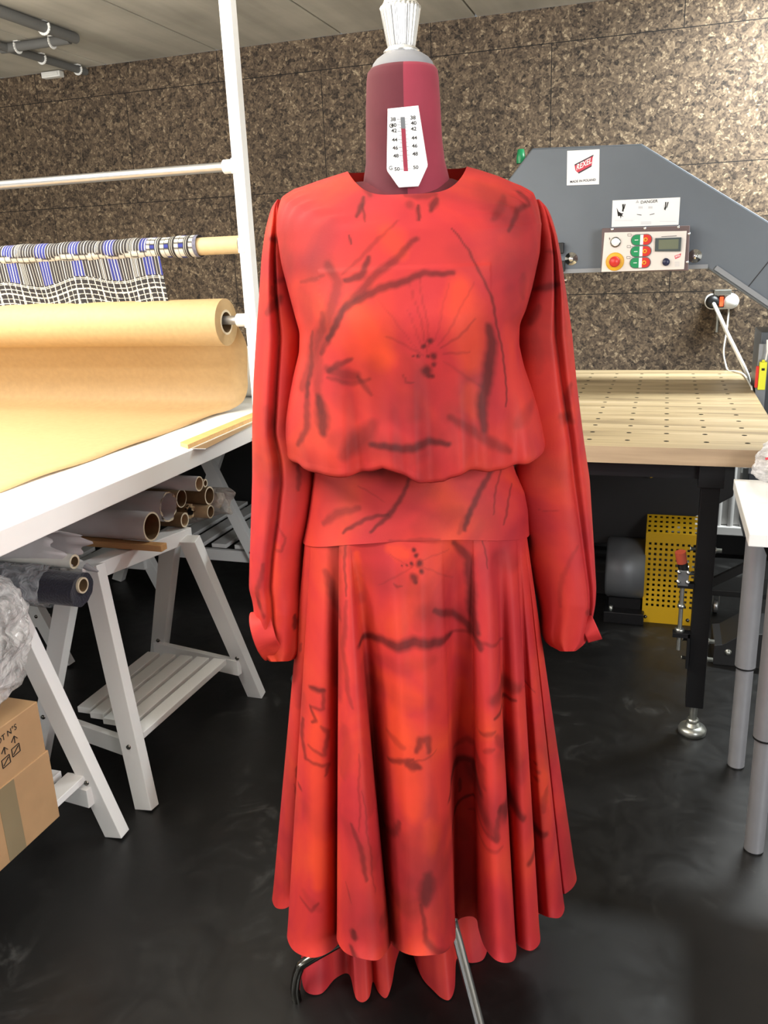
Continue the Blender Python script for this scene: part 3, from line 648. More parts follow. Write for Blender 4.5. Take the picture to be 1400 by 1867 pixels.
cx0=ony(1380,700,YM)[0]
MB().box((cx0,YM+.012,.30),(cx0+.45,YM+.24,1.06)).build('column','machine_column',t,bevel=.004)
MB().box((cx0-.004,YM+.0,.55),(cx0+.03,YM+.012,1.02)).build('column_trim','machine_trim',t,bevel=.002)
# green lamp at head
g=ony(957,285,YM+.05); MB().lathe((g[0]-.02,YM+.08,g[2]),[(0,.03),(.012,.028),(.016,.0),(.016,-.02)],16).build('guide_knob','green_plastic',t)
# brand label
c4=P2([(1034,275),(1093,272),(1092,336),(1033,338)],YM-.002)
def quad_label(pts,Y,name,matn,par,th=.001,rad=0): return MB().prism(pts[::-1],Y,Y+th).build(name,matn,par,bevel=rad)
yl=YM-.0015
bl_=quad_label(c4,yl,'brand_label','sticker_white',t)
tag(bl_,label='white square brand sticker with a red logo')
def fl(pts): return P2(pts,yl-.0006)
m=MB(); S3=lambda X,Y:(1020+X*.0643,260+Y*.0643)
polyflat(m,fl([S3(425,640),S3(960,360),S3(935,440),S3(912,650),S3(535,865),S3(450,790)]),yl-.0006,0)
m.build('logo_field','sticker_red',bl_)
m=MB(); polyflat(m,fl([S3(425,620),S3(960,345),S3(965,375),S3(430,655)]),yl-.0010); polyflat(m,fl([S3(520,850),S3(912,640),S3(905,680),S3(545,880)]),yl-.001)
q=fl([S3(660,1085)])[0]; text(m,'MADE IN POLAND',(q[0],yl-.001,q[1]),.0108,u=(.9985,0,.02),v=(0,0,1),bold=.015,sx=1.0)
m.build('lettering','sticker_navy',bl_)
m=MB(); q=fl([S3(695,612)])[0]; p1=fl([S3(480,800)])[0]; p2=fl([S3(900,590)])[0]
d=np.array([p2[0]-p1[0],0,p2[1]-p1[1]]); d/=np.linalg.norm(d)
text(m,'REXEL',(q[0],yl-.0012,q[1]),.028,u=tuple(d),v=(.12,0,.99),bold=.02,sx=.72); m.build('logo_lettering','sticker_white',bl_)
# danger label
S2=lambda X,Y:(1100+X*.12857,350+Y*.12857)
dl=quad_label(P2([S2(130,120),S2(1090,75),S2(1065,465),S2(115,498)],yl),yl,'danger_label','sticker_white',t); tag(dl,label='white rectangular danger sticker')
def flp(pts): return P2([S2(*p) for p in pts],yl-.0006)
m=MB(); q=flp([(648,130)])[0]; text(m,'DANGER',(q[0],yl-.0006,q[1]-.002),.0135,u=(.999,0,.025),bold=.012,sx=1.05); m.build('lettering','ink',dl)
for pg in ([(265,175),(290,172),(290,240),(285,280),(262,275),(270,230)],[(298,172),(315,172),(298,235),(282,262)],
           [(188,222),(215,280),(250,300),(285,305),(262,325),(285,355),(255,340),(245,378),(236,340),(205,345)],
           [(875,143),(893,143),(890,210),(880,262),(858,245),(875,200)],[(908,143),(925,143),(905,215),(888,240)],
           [(475,315),(540,323),(540,333),(475,322)],[(655,320),(722,303),(723,312),(656,328)]):
    m=MB(); polyflat(m,flp(pg),yl-.0006); m.build('pictogram','ink',dl)
m=MB()
for X in range(160,420,14): polyflat(m,flp([(X,403),(X+9,402),(X+9,407),(X,408)]),yl-.0006)
for X in range(800,1030,14): polyflat(m,flp([(X,415),(X+9,414),(X+9,419),(X,420)]),yl-.0006)
for X in (500,520,540,640,660,680): polyflat(m,flp([(X,205),(X+12,204),(X+12,235),(X,236)]),yl-.0006)
for Y in (425,440,455): polyflat(m,flp([(530,Y),(680,Y-4),(680,Y),(530,Y+4)]),yl-.0006)
polyflat(m,flp([(860,180),(868,180),(866,235),(856,232)]),yl-.0006)
m.build('fine_print','sticker_faint',dl)
m=MB(); polyflat(m,flp([(455,158),(482,110),(508,155)]),yl-.0006); m.build('warning_triangle','sticker_faint',dl)
# control panel
YP=YM-.07
cb_=P2([(1097,416),(1258,411),(1255,494),(1095,496)],YP)
cbx=MB().prism([cb_[3],cb_[2],cb_[1],cb_[0]],YP+.004,YM).build('control_box','panel_box',t,bevel=.003)
pw=MB().prism(P2([(1096,496),(1247,491),(1252,421),(1102,424)],YP),YP,YP+.004).build('control_panel','panel_white',t,bevel=.001)
def S4(X,Y): return ony(*S2(X,Y),YP-.002)
def disc(mb,c,r,l,y,mi=0,n=28): mb.lathe((c[0],y,c[2]),[(0,l),(r*.85,l),(r,l*.75),(r,0)],n,mi,'y')
m=MB(); c=S4(172,712); disc(m,c,.0175,.006,YP); m.build('button_bezel','dark_chrome',pw)
m=MB(); disc(m,c,.0135,.010,YP); m.build('push_button','sticker_white',pw)
m=MB(); c=S4(163,988); disc(m,c,.031,.006,YP); m.build('emergency_stop_collar','estop_yellow',pw)
m=MB(); disc(m,c,.0185,.030,YP); m.build('emergency_stop_button','red_plastic',pw)
for (X,Y) in ((540,678),(530,842),(520,1003)):
    c=S4(X,Y); Rr=.0165; hw=.0165
    def stad(x0,x1,r,left,right):
        p=[]
        if right: p+=[(x1+r*math.cos(a),r*math.sin(a)) for a in np.linspace(-PI/2,PI/2,12)]
        else: p+=[(x1,-r),(x1,r)]
        if left: p+=[(x0+r*math.cos(a),r*math.sin(a)) for a in np.linspace(PI/2,3*PI/2,12)]
        else: p+=[(x0,r),(x0,-r)]
        return [(c[0]+a_,c[2]+b_) for a_,b_ in p]
    o=MB().prism(stad(-hw,hw,Rr+.0025,1,1),YP-.003,YP).build('double_button_bezel','motor_grey',pw)
    MB().prism(stad(-hw,-.0045,Rr,1,0),YP-.007,YP).build('start_button','green_plastic',o)
    MB().prism(stad(-.0045,.006,Rr,0,0),YP-.0065,YP).prism([(c[0]-hw-.006,c[2]-.001),(c[0]-hw+.006,c[2]-.001),(c[0]-hw+.006,c[2]+.001),(c[0]-hw-.006,c[2]+.001)],YP-.0076,YP-.007).build('button_centre','sticker_white',o)
    MB().prism(stad(.006,hw,Rr,0,1),YP-.007,YP).build('stop_button','red_plastic',o)
    mm_=MB(); mm_.lathe((c[0]+hw-.003,YP-.0072,c[2]),[(.004,.0006),(.007,.0006),(.007,0)],18,0,'y'); mm_.build('stop_mark','estop_yellow',o)
dz_=MB().prism(P2([S2(728,842),S2(1095,842),S2(1108,642),S2(735,655)],YP-.006),YP-.008,YP).build('display_frame','lcd_frame',pw,bevel=.001)
MB().prism(P2([S2(780,815),S2(1060,808),S2(1068,668),S2(785,680)],YP-.009),YP-.0086,YP-.008).build('display','lcd',dz_)
m=MB(); c=S4(888,995); disc(m,c,.0125,.012,YP); m.build('dial','navy_plastic',pw)
def fq(pts): return P2([S2(*p) for p in pts],YP-.0008)
m=MB()
for pg in ([(88,635),(78,665),(88,663),(82,692),(98,655),(88,657)],[(820,632),(1038,618),(1038,626),(822,638)]): polyflat(m,fq(pg),YP-.0008)
arc=[(888+52*math.cos(a),995+58*math.sin(a)) for a in np.linspace(PI*.95,PI*1.68,10)]; arc2=[(888+43*math.cos(a),995+49*math.sin(a)) for a in np.linspace(PI*1.68,PI*.95,10)]
polyflat(m,fq(arc+arc2),YP-.0008)
for (X,Y) in ((345,625),(335,790),(330,945)):
    for s_ in ((0,0,50,0),(50,0,50,-30),(50,-30,0,-30),(0,-30,0,0),(62,-15,80,-15)):
        x0_,y0_,x1_,y1_=s_; w_=2.2
        if y0_==y1_: polyflat(m,fq([(X+min(x0_,x1_),Y+y0_+w_),(X+max(x0_,x1_),Y+y0_+w_),(X+max(x0_,x1_),Y+y0_-w_),(X+min(x0_,x1_),Y+y0_-w_)]),YP-.0008)
        else: polyflat(m,fq([(X+x0_-w_,Y+max(y0_,y1_)),(X+x0_+w_,Y+max(y0_,y1_)),(X+x0_+w_,Y+min(y0_,y1_)),(X+x0_-w_,Y+min(y0_,y1_))]),YP-.0008)
q=fq([(75,990)])[0]
m.build('panel_markings','ink',pw)
m=MB(); polyflat(m,fq([(1008,905),(1102,870),(1090,920),(1018,952)]),YP-.0008); m.build('small_logo','sticker_red',pw)
m=MB(); q=fq([(1055,910)])[0]; text(m,'REXEL',(q[0],YP-.0014,q[1]),.0085,u=(.95,0,.3),bold=.02,sx=.7); m.build('small_logo_lettering','sticker_white',pw)
m=MB()
for Y in (990,1005,1020,1035,1050): polyflat(m,fq([(1010,Y),(1080,Y-3),(1080,Y+2),(1010,Y+5)]),YP-.0008)
m.build('fine_print','sticker_faint',pw)
m=MB()
for X,Y in ((122,530),(588,517),(1065,497),(1215,592),(1192,995)): c=S4(X,Y); disc(m,c,.0045,.004,YP+.004)
m.build('screw','chrome',cbx)
for (px,py) in ((1041,472),(1267,467)):
    c=ony(px,py,YM-.01); m=MB(); m.lathe((c[0],YM,c[2]),[(0,.022),(.010,.022),(.011,.012),(.011,.004),(.022,.004),(.024,0)],24,0,'y'); m.build('bolt','chrome',t)
for (px,py) in ((1022,452),(1024,485)): c=ony(px,py,YM-.01); MB().box((c[0]-.02,YM-.03,c[2]-.02),(c[0]+.012,YM,c[2]+.018)).build('guide_block','black_paint',t,bevel=.003)
c=ony(1027,512,YM); MB().tube([(c[0]-.03,YM,c[2]),(c[0]+.012,YM,c[2]+.002)],.004,10).build('guide_pin','chrome',t)
MB().box((-.42,YM+.1,.858),(-.405,YM+.115,zb_)).build('blade','steel',t)
# lower housing under the table
YL=3.2
lo_=P2([(1060,990),(1150,993),(1215,970),(1300,925),(1337,905)],YL); 
pts=[(-1.05,.80),(-1.05,lo_[0][1]-.02)]+lo_+[(lo_[-1][0]-.004,.80)]
MB().prism(pts,YL,YL+.22).build('lower_housing','black_paint',t,bevel=.004)
c=ony(1186,862,YL); MB().lathe((c[0],YL,c[2]),[(0,.03),(.013,.03),(.014,.006),(.020,.005),(.020,0)],20,0,'y').build('latch_bolt','chrome',t)
MB().box((-1.0,YL+.12,.0),(.12,YL+.22,.1)).build('base','black_paint',t,bevel=.004)
MB().box((.72,YL-.02,.0),(.76,YL+.2,.3)).build('foot','black_paint',t,bevel=.004)
# power switch on the column (yellow)
q=ony(1386,683,YM-.02)
MB().box((q[0]-.006,YM-.035,q[2]-.052),(q[0]+.018,YM-.012,q[2]+.045)).prism([(q[0]+.0,q[2]+.045),(q[0]+.012,q[2]+.045),(q[0]+.010,q[2]+.052),(q[0]+.002,q[2]+.052)],YM-.03,YM-.014).build('power_switch','switch_yellow',t,bevel=.002)
MB().box((q[0]-.016,YM-.03,q[2]-.045),(q[0]-.0065,YM-.014,q[2]+.03)).build('switch_side','red_plastic',t,bevel=.001)
MB().box((q[0]+.001,YM-.036,q[2]+.016),(q[0]+.011,YM-.0345,q[2]+.024)).build('switch_slot','ink',t)
MB().tube([(q[0]+.013,YM-.02,q[2]+.05),(q[0]+.016,YM-.02,q[2]+.08),(q[0]+.013,YM-.014,q[2]+.12)],.003,8).build('switch_cable','plastic_white',t)
# motor and guard
a=ony(1104,1115,3.1); b=ony(1172,1115,3.1)
ym=3.16; zc=.185
t=thing('electric_motor','dark grey cylindrical motor on the floor beside the yellow guard','motor',((a[0]+b[0])/2,ym,0))
MB().lathe((a[0]-.005,ym,zc),[(0,0),(.108,0),(.116,.008),(.116,b[0]-a[0]+.004),(0,b[0]-a[0]+.004)],48,0,'x').build('casing','motor_grey',t)
MB().box((a[0]-.005,ym-.12,0),(b[0]+.004,ym+.12,.045)).build('foot_plate','black_steel',t,bevel=.003)
MB().box((a[0]+.01,ym-.07,.045),(b[0]-.01,ym+.07,.085)).build('mount','black_steel',t)
m=MB(); m.lathe((a[0]+.02,ym-.09,.045),[(0,.014),(.008,.014),(.008,0)],6); m.build('bolt','galv',t)
gx0=ony(1170,1128,3.1)[0]; gx1=ony(1263,1135,3.1)[0]; YG=3.08; gz=.355
gt=thing('perforated_guard','yellow perforated sheet metal guard in front of the machine','guard',((gx0+gx1)/2,YG,0))
# plate with square holes
def perforated(m,x0,x1,za,zb,nc,nr,y0=None,hs=.42,fn=None):
    xs=np.linspace(x0,x1,nc+1); zs=np.linspace(za,zb,nr+1)
    for i in range(nc):
        for j in range(nr):
            a,b,c,d=xs[i],xs[i+1],zs[j],zs[j+1]; hw=(b-a)*hs/2; hh_=(d-c)*hs/2; cx=(a+b)/2; cz=(c+d)/2
            o=[(a,c),(b,c),(b,d),(a,d)]; h_=[(cx-hw,cz-hh_),(cx+hw,cz-hh_),(cx+hw,cz+hh_),(cx-hw,cz+hh_)]
            m.add([fn(*p) for p in o+h_],[(k_,(k_+1)%4,4+(k_+1)%4,4+k_) for k_ in range(4)])
m=MB(); perforated(m,gx0+.006,gx1-.004,.062,gz-.03,9,13,fn=lambda x,z:(x,YG,z),hs=.46)
m.add([(gx0,YG,0),(gx1,YG,0),(gx1,YG,.062),(gx0,YG,.062)],[(0,1,2,3)]); m.add([(gx0,YG,gz-.03),(gx1,YG,gz-.03),(gx1,YG,gz),(gx0,YG,gz)],[(0,1,2,3)])
m.add([(gx0,YG,.062),(gx0+.006,YG,.062),(gx0+.006,YG,gz-.03),(gx0,YG,gz-.03)],[(0,1,2,3)]); m.add([(gx1-.004,YG,.062),(gx1,YG,.062),(gx1,YG,gz-.03),(gx1-.004,YG,gz-.03)],[(0,1,2,3)])
m.build('front_plate','guard_yellow',gt,solid=.0015)
m=MB(); perforated(m,gx0,gx1,0,.11,9,4,fn=lambda x,z:(x,YG+z,gz+z*.35),hs=.46); m.build('top_plate','guard_yellow',gt,solid=.0015)
m=MB(); m.add([(gx0,YG,0),(gx0,YG+.11,0),(gx0,YG+.11,gz+.0385),(gx0,YG,gz)],[(0,1,2,3)]); m.add([(gx1,YG,0),(gx1,YG+.11,0),(gx1,YG+.11,gz+.0385),(gx1,YG,gz)],[(0,1,2,3)]); m.build('side_plate','guard_yellow',gt,solid=.0015)
m=MB()
for x in (gx0+.012,gx1-.02): bolt(m,(x,YG-.001,.022),.005,.006,'y')
m.build('screw','dark_chrome',gt)
# small wheeled trolley behind
q=onz(1303,1116,0)
t=thing('trolley','dark wheeled base with a grey castor in the shade behind the black table leg','trolley',(q[0]+.15,q[1]+.1,0))
MB().box((q[0]-.05,q[1]-.02,.075),(q[0]+.38,q[1]+.14,.10)).build('deck','black_paint',t,bevel=.003)
m=MB(); m.bar((q[0]-.05,q[1]-.02,.11),(q[0]+.12,q[1]-.02,.22),.02,.03); m.build('brace','black_paint',t)
def castor(x,y):
    o=MB().lathe((x-.009,y,.026),[(0,0),(.022,0),(.026,.004),(.026,.014),(.022,.018),(0,.018)],24,0,'x').build('castor','grey_rod',t)
    MB().box((x-.013,y-.01,.03),(x-.0095,y+.012,.075)).box((x+.0095,y-.01,.03),(x+.013,y+.012,.075)).build('fork','galv',o)
castor(q[0],q[1]); castor(q[0]+.33,q[1]+.02)
q=onz(1320,1218,0)
t=thing('floor_bracket','black low machine foot bracket with a bolt beside the grey table leg','bracket',(q[0]+.02,q[1]+.05,0))
MB().prism([(q[0]-.035,.0),(q[0]+.16,.0),(q[0]+.16,.13),(q[0]+.05,.12),(q[0]-.01,.075),(q[0]-.035,.07)],q[1]+.02,q[1]+.2).build('plate','black_paint',t,bevel=.002)
m=MB(); bolt(m,(q[0]+.01,q[1]+.019,.05),.008,.01,'y'); m.build('bolt','galv',t)
# radiator
t=thing('radiator','white panel radiator on the back wall behind the machine','radiator',(.1,3.88,.12))
m=MB(); x=-.85
ribs=[]
MB().box((-.9,3.85,.115),(.95,3.9,.155)).box((-.9,3.85,.64),(.95,3.9,.68)).box((-.9,3.885,.155),(.95,3.9,.64)).box((-.6,3.9,.5),(-.55,3.93,.6)).box((.6,3.9,.5),(.65,3.93,.6)).box((-.62,3.87,0),(-.59,3.89,.12)).box((.62,3.87,0),(.65,3.89,.12)).build('panel','radiator_white',t,bevel=.004)
for i in range(37): m.tube([(-.875+.05*i,3.868,.15),(-.875+.05*i,3.868,.645)],.012,10)
m.build('ribs','radiator_white',t)
tag(MB().tube([(.23,3.1,.62),(.30,3.15,.60),(.40,3.2,.61)],.006,10).build('white_hose','plastic_white'),'thin white cable crossing in front of the radiator','cable')
# ------------------------------------------------------------ wall socket, plugs, cords
q=ony(1315,549,3.93); sx_,sz=q[0],q[2]
t=thing('wall_socket','white double power socket with a lit red switch on the cork wall','socket',(sx_,3.93,sz))
MB().prism([(sx_+.036+.032*math.cos(a),sz+.032*math.sin(a)) for a in np.linspace(-PI/2,PI/2,14)]+[(sx_-.036+.032*math.cos(a),sz+.032*math.sin(a)) for a in np.linspace(PI/2,3*PI/2,14)],3.90,3.949).build('body','plastic_white',t,bevel=.003)
MB().box((sx_-.032,3.88,sz+.026),(sx_+.034,3.949,sz+.048)).build('hood','galv',t,bevel=.002)
MB().box((sx_-.009,3.892,sz-.02),(sx_+.006,3.90,sz+.02)).build('switch','neon_red',t,bevel=.001)
MB().box((sx_-.012,3.895,sz-.024),(sx_+.009,3.899,sz+.024)).build('switch_frame','ink',t)
MB().tube([(sx_-.01,3.935,sz-.03),(sx_-.01,3.935,sz-.07)],.008,12).tube([(sx_-.01,3.94,sz-.07),(sx_-.01,3.94,sz-.13)],.005,12).build('conduit','galv',t)
t=thing('power_cord','thick white cord from the black plug down to the wooden table','cord',(sx_-.04,3.9,sz))
MB().lathe((sx_-.036,3.90,sz),[(0,.034),(.018,.034),(.026,.022),(.028,0)],24,0,'y').build('plug','plastic_black',t)
def pth(pl): return [tuple(ony(x,y,Y)) for x,y,Y in pl]
cp=cr([(sx_-.034,3.875,sz-.004)]+pth([(1311,575,3.80),(1328,612,3.78),(1347,650,3.77),(1359,675,3.78),(1365,695,3.81)])+[(.36,3.87,.72),(.36,3.88,.4)],6)
MB().tube([tuple(p) for p in cp],.0078,12).build('cable','plastic_white',t)
t=thing('lamp_cord','thin white cord hanging from the white plug to the table back edge','cord',(sx_+.04,3.9,sz))
MB().lathe((sx_+.036,3.90,sz),[(0,.036),(.02,.036),(.027,.024),(.029,0)],24,0,'y').build('plug','plastic_white',t)
cp=cr([(sx_+.03,3.90,sz-.025)]+pth([(1325,600,3.86),(1319,640,3.85),(1323,665,3.84),(1328,676,3.79)])+[tuple(onz(1340,677,.862)),tuple(onz(1356,683,.862)),tuple(onz(1368,703,.862)),tuple(onz(1371,712,.855)),(.34,3.3,.7)],6)
MB().tube([tuple(p) for p in cp],.0035,10).build('cable','plastic_white',t)
# ------------------------------------------------------------ white adjustable table at right
t=thing('adjustable_table','white table on silver telescopic legs at the right edge','table',(.7,2.0,.79))
MB().box((.186,1.767,.762),(1.35,2.215,.79)).build('tabletop','table_white',t,bevel=.002)
def aleg(x,y):
    o=MB().tube([(x,y,.30),(x,y,.762)],.0255,28).lathe((x,y,.30),[(.0,0),(.0255,0)],28).build('leg','alu_leg',t)
    MB().tube([(x,y,.004),(x,y,.302)],.0215,28).build('leg_extension','alu_leg',o)
    MB().tube([(x,y,.296),(x,y,.3005)],.0262,28).tube([(x,y,0),(x,y,.006)],.0205,24).build('collar','plastic_black',o)
    MB().lathe((x,y,.72),[(.03,0),(.045,.035),(.045,.042),(0,.042)],24).build('socket','plastic_black',o)
aleg(.262,1.822); aleg(.247,2.175 if False else 2.17)
aleg(1.28,1.83); aleg(1.28,2.16)
# plastic bag on it
q=onz(1392,868,.79)
bm_=crumple((q[0]+.095,q[1]-.06,.850),(.105,.10,.066),'plastic_bag','white_film',None,12,n=90,m_=70)
tag(bm_,'crumpled white plastic bag with red print on the white table','bag')
m=MB(); c=ony(1390,828,q[1]-.1)
m.tube([(c[0]+.0,q[1]-.165,.872),(c[0]+.02,q[1]-.168,.880),(c[0]+.05,q[1]-.168,.880)],.003,6); o=m.build('bag_print','sticker_red',bm_)
# ------------------------------------------------------------ DRESS FORM
base=loc2w((0,0,0))
df=thing('dress_form','burgundy adjustable dress form with chrome finial and neck size gauge','mannequin',tuple(base))
def LW(lx,ly,z): return tuple(loc2w(np.array([lx,ly,z])))
def lrings(rows,n=64,p=2.):
    P=np.zeros((len(rows),n,3))
    for i,(cx,cy,a,b,z) in enumerate(rows):
        for j in range(n):
            th_=2*PI*j/n; c_,s_=math.cos(th_),math.sin(th_)
            P[i,j]=(cx+a*math.copysign(abs(c_)**(2/p),c_),cy+b*math.copysign(abs(s_)**(2/p),s_),z)
    return P
rows=[]
for py,xl_,xr_ in ((126,680,789),(128,675,794),(135,670,798),(150,668,800),(200,667,803),(260,667,806),(300,667,811),(320,664,816),(336,662,820),(350,661,822),(368,660,824),(390,660,824)):
    a0,z0=lp(xl_,py,0); a1,_=lp(xr_,py,0); zc_=z0
    rows.append(((a0+a1)/2,0,(a1-a0)/2,(a1-a0)/2*.98,zc_))
NECK=rows
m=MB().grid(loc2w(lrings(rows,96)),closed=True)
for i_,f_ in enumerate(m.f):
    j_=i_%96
    if 24<=j_<72: m.m[i_]=1  # left half takes a darker burgundy, its shaded side put into the colour
m.build('neck',['burgundy','burgundy_shaded'],df,normals=False)
zt=rows[0][4]; cxn=rows[0][0]
rr0=rows[0][2]
MB().grid(loc2w(lrings([(cxn,0,rr0*f_,rr0*f_,zt+h_) for f_,h_ in ((1.035,-.004),(1.04,0),(1.0,.005),(.88,.011),(.68,.0165),(.45,.020),(.2,.021),(.01,.021))])),closed=True).build('neck_cap','cap_grey',df,normals=False)
# finial
zc_=zt+.018; 
c=loc2w(np.array([lp(731,60,0)[0],0,zc_])); z12=lp(728,14,0)[1]
hgt=z12-zc_
MB().lathe(c,[(.024,0),(.026,.003),(.022,.006),(.020,.008)],48).lathe(c,[(.0195,.008),(.0205,.011),(.0285,hgt-.004),(.0295,hgt),(.027,hgt+.002)],192,flute=.045,nf=26).lathe(c,[(.027,hgt+.002),(.024,hgt+.006),(.018,hgt+.022),(.012,hgt+.036),(.011,hgt+.046),(.014,hgt+.055),(.010,hgt+.064),(0,hgt+.066)],48).build('finial','bright_chrome',df)
# size gauge plate: bent slightly around the neck, 2D outline lofted
def gl(X,Y): # zoom coords -> photo px
    return 690+X*.0911,180+Y*.0911
gy=-.0665
def gpt(X,Y,dy=0):
    px,py=gl(X,Y); lx_,z_=lp(px,py,gy); 
    yy=gy-dy+ max(0,(lx_**2))*1.6 -max(0,(1.475-z_))*.25
    lx_,z_=lp(px,py,yy); return (lx_,yy,z_)
outl=[(188,210),(790,138),(800,160),(985,1345),(800,1755),(410,1780),(165,1430)]
m=MB()
# horizontally sliced plate so that it can curve
def edge(Y,side):
    L=[(185,205),(165,1430),(410,1780)] if side==0 else [(795,140),(985,1345),(800,1755)]
    for (a_,b_) in zip(L[:-1],L[1:]):
        if a_[1]<=Y<=b_[1]: u=(Y-a_[1])/(b_[1]-a_[1]); return a_[0]+(b_[0]-a_[0])*u
    return L[0][0] if Y<L[0][1] else L[-1][0]
Ys=np.linspace(0,1,34); P=np.zeros((34,11,3))
for i,u in enumerate(Ys):
    for j in range(11):
        v=j/10; YL_=205+(1780-205)*u; YR_=140+(1755-140)*u; x_=edge(YL_,0)*(1-v)+edge(YR_,1)*v; P[i,j]=gpt(x_,YL_*(1-v)+YR_*v)
sg=m.grid(loc2w(P)).build('size_gauge','sticker_white',df,solid=.003,normals=False)
m=MB()
def gq(X0,Y0,X1,Y1,mi,d=.0026): m.add([tuple(loc2w(np.array(gpt(x,y,d)))) for x,y in ((X0,Y0),(X1,Y0),(X1,Y1),(X0,Y1))],[(0,1,2,3)],mi)
def sx0(Y): return 440+(Y-365)*(505-440)/(1450-365)
m=MB(); 
N_=14
for k_ in range(N_):
    Ya=365+(1450-365)*k_/N_; Yb=365+(1450-365)*(k_+1)/N_; mi=1 if Yb<640 else 0
    m.add([tuple(loc2w(np.array(gpt(x,y,.0022)))) for x,y in ((sx0(Ya),Ya),(sx0(Ya)+85,Ya),(sx0(Yb)+85,Yb),(sx0(Yb),Yb))],[(0,1,2,3)],mi)
m.build('gauge_slot',['burgundy','motor_grey'],sg)
m=MB()
for Y,major in ((408,1),(465,0),(523,1),(580,0),(650,1),(730,0),(815,1),(885,0),(972,1),(1048,0),(1135,1),(1245,0),(1410,1)):
    x0_=sx0(Y); Lh=70 if major else 35; gq(x0_-Lh-5,Y-4,x0_-4,Y+4,0); gq(x0_+90,Y-14,x0_+90+Lh*.8,Y-8,0)
for s_,X,Y in (('38',292,415),('40',305,532),('42',312,642),('44',325,825),('46',337,985),('48',350,1145),('50',370,1410),('38',690,382),('40',705,490),('42',705,605),('44',718,785),('46',725,945),('48',735,1105),('50',745,1375)):
    c_=loc2w(np.array(gpt(X,Y,.0042))); text(m,s_,c_,.0066,u=tuple(EX),v=(0,0,1),bold=.03,sx=1.15)
for X,Y in ((245,1390),(250,545)):
    c_=loc2w(np.array(gpt(X,Y,.0042))); text(m,'G',c_,.0075,u=tuple(EX),v=(0,0,1),bold=.02)
m.build('gauge_lettering','ink',sg)
# torso under the dress
rows=[]
for py,a_,b_ in ((330,.078,.03),(340,.097,.045),(352,.122,.055),(370,.146,.075),(395,.170,.09),(470,.155,.105),(600,.150,.11),(720,.14,.10),(850,.13,.09),(980,.155,.10),(1060,.16,.105)):
    rows.append((0,.0,a_,b_,lp(735,py,0)[1]))
rows.append((0,0,.001,.001,rows[-1][4]))
MB().grid(loc2w(lrings(rows)),closed=True).build('torso','burgundy_rib',df,normals=False)
zh=rows[-1][4]
MB().tube([LW(0,0,.17),LW(0,0,zh)],.016,20).build('pole','chrome',df)
MB().tube([LW(0,0,.15),LW(0,0,.215)],.028,20).build('hub','plastic_black',df)
a=lp(545,1768,-.06); f_=lp(541,1822,-.065)
MB().tube([LW(*p) for p in cr([(0,0,.185),(-.11,-.02,.125),(a[0]+.02,-.055,a[1]+.018),(a[0],-.06,a[1]),(f_[0]-.001,-.066,.03),(f_[0],-.066,.0)],5)],.0095,18).build('leg','dark_chrome',df)  # darker chrome than the other legs, dark reflections put into its colour
a1=lp(828,1690,-.13); a2=lp(870,1850,-.19)
d_=np.array([a2[0]-a1[0],-.06,a2[1]-a1[1]]); P1=np.array([a1[0],-.13,a1[1]]); P2_=np.array([a2[0],-.19,a2[1]])
tt=-P2_[2]/d_[2]; PE=P2_+d_*tt*.9; PE[2]=.008
MB().tube([LW(*p) for p in cr([(.0,0,.19),tuple(P1+ (P1-P2_)*.15),tuple(P1),tuple(P2_),tuple(PE),(PE[0]+.004,PE[1]-.01,.0)],5)],.0088,18).build('leg','chrome',df)
MB().tube([LW(*p) for p in cr([(0,0,.185),(.06,.11,.12),(.12,.22,.03),(.125,.235,0)],5)],.0088,16).build('leg','chrome',df)
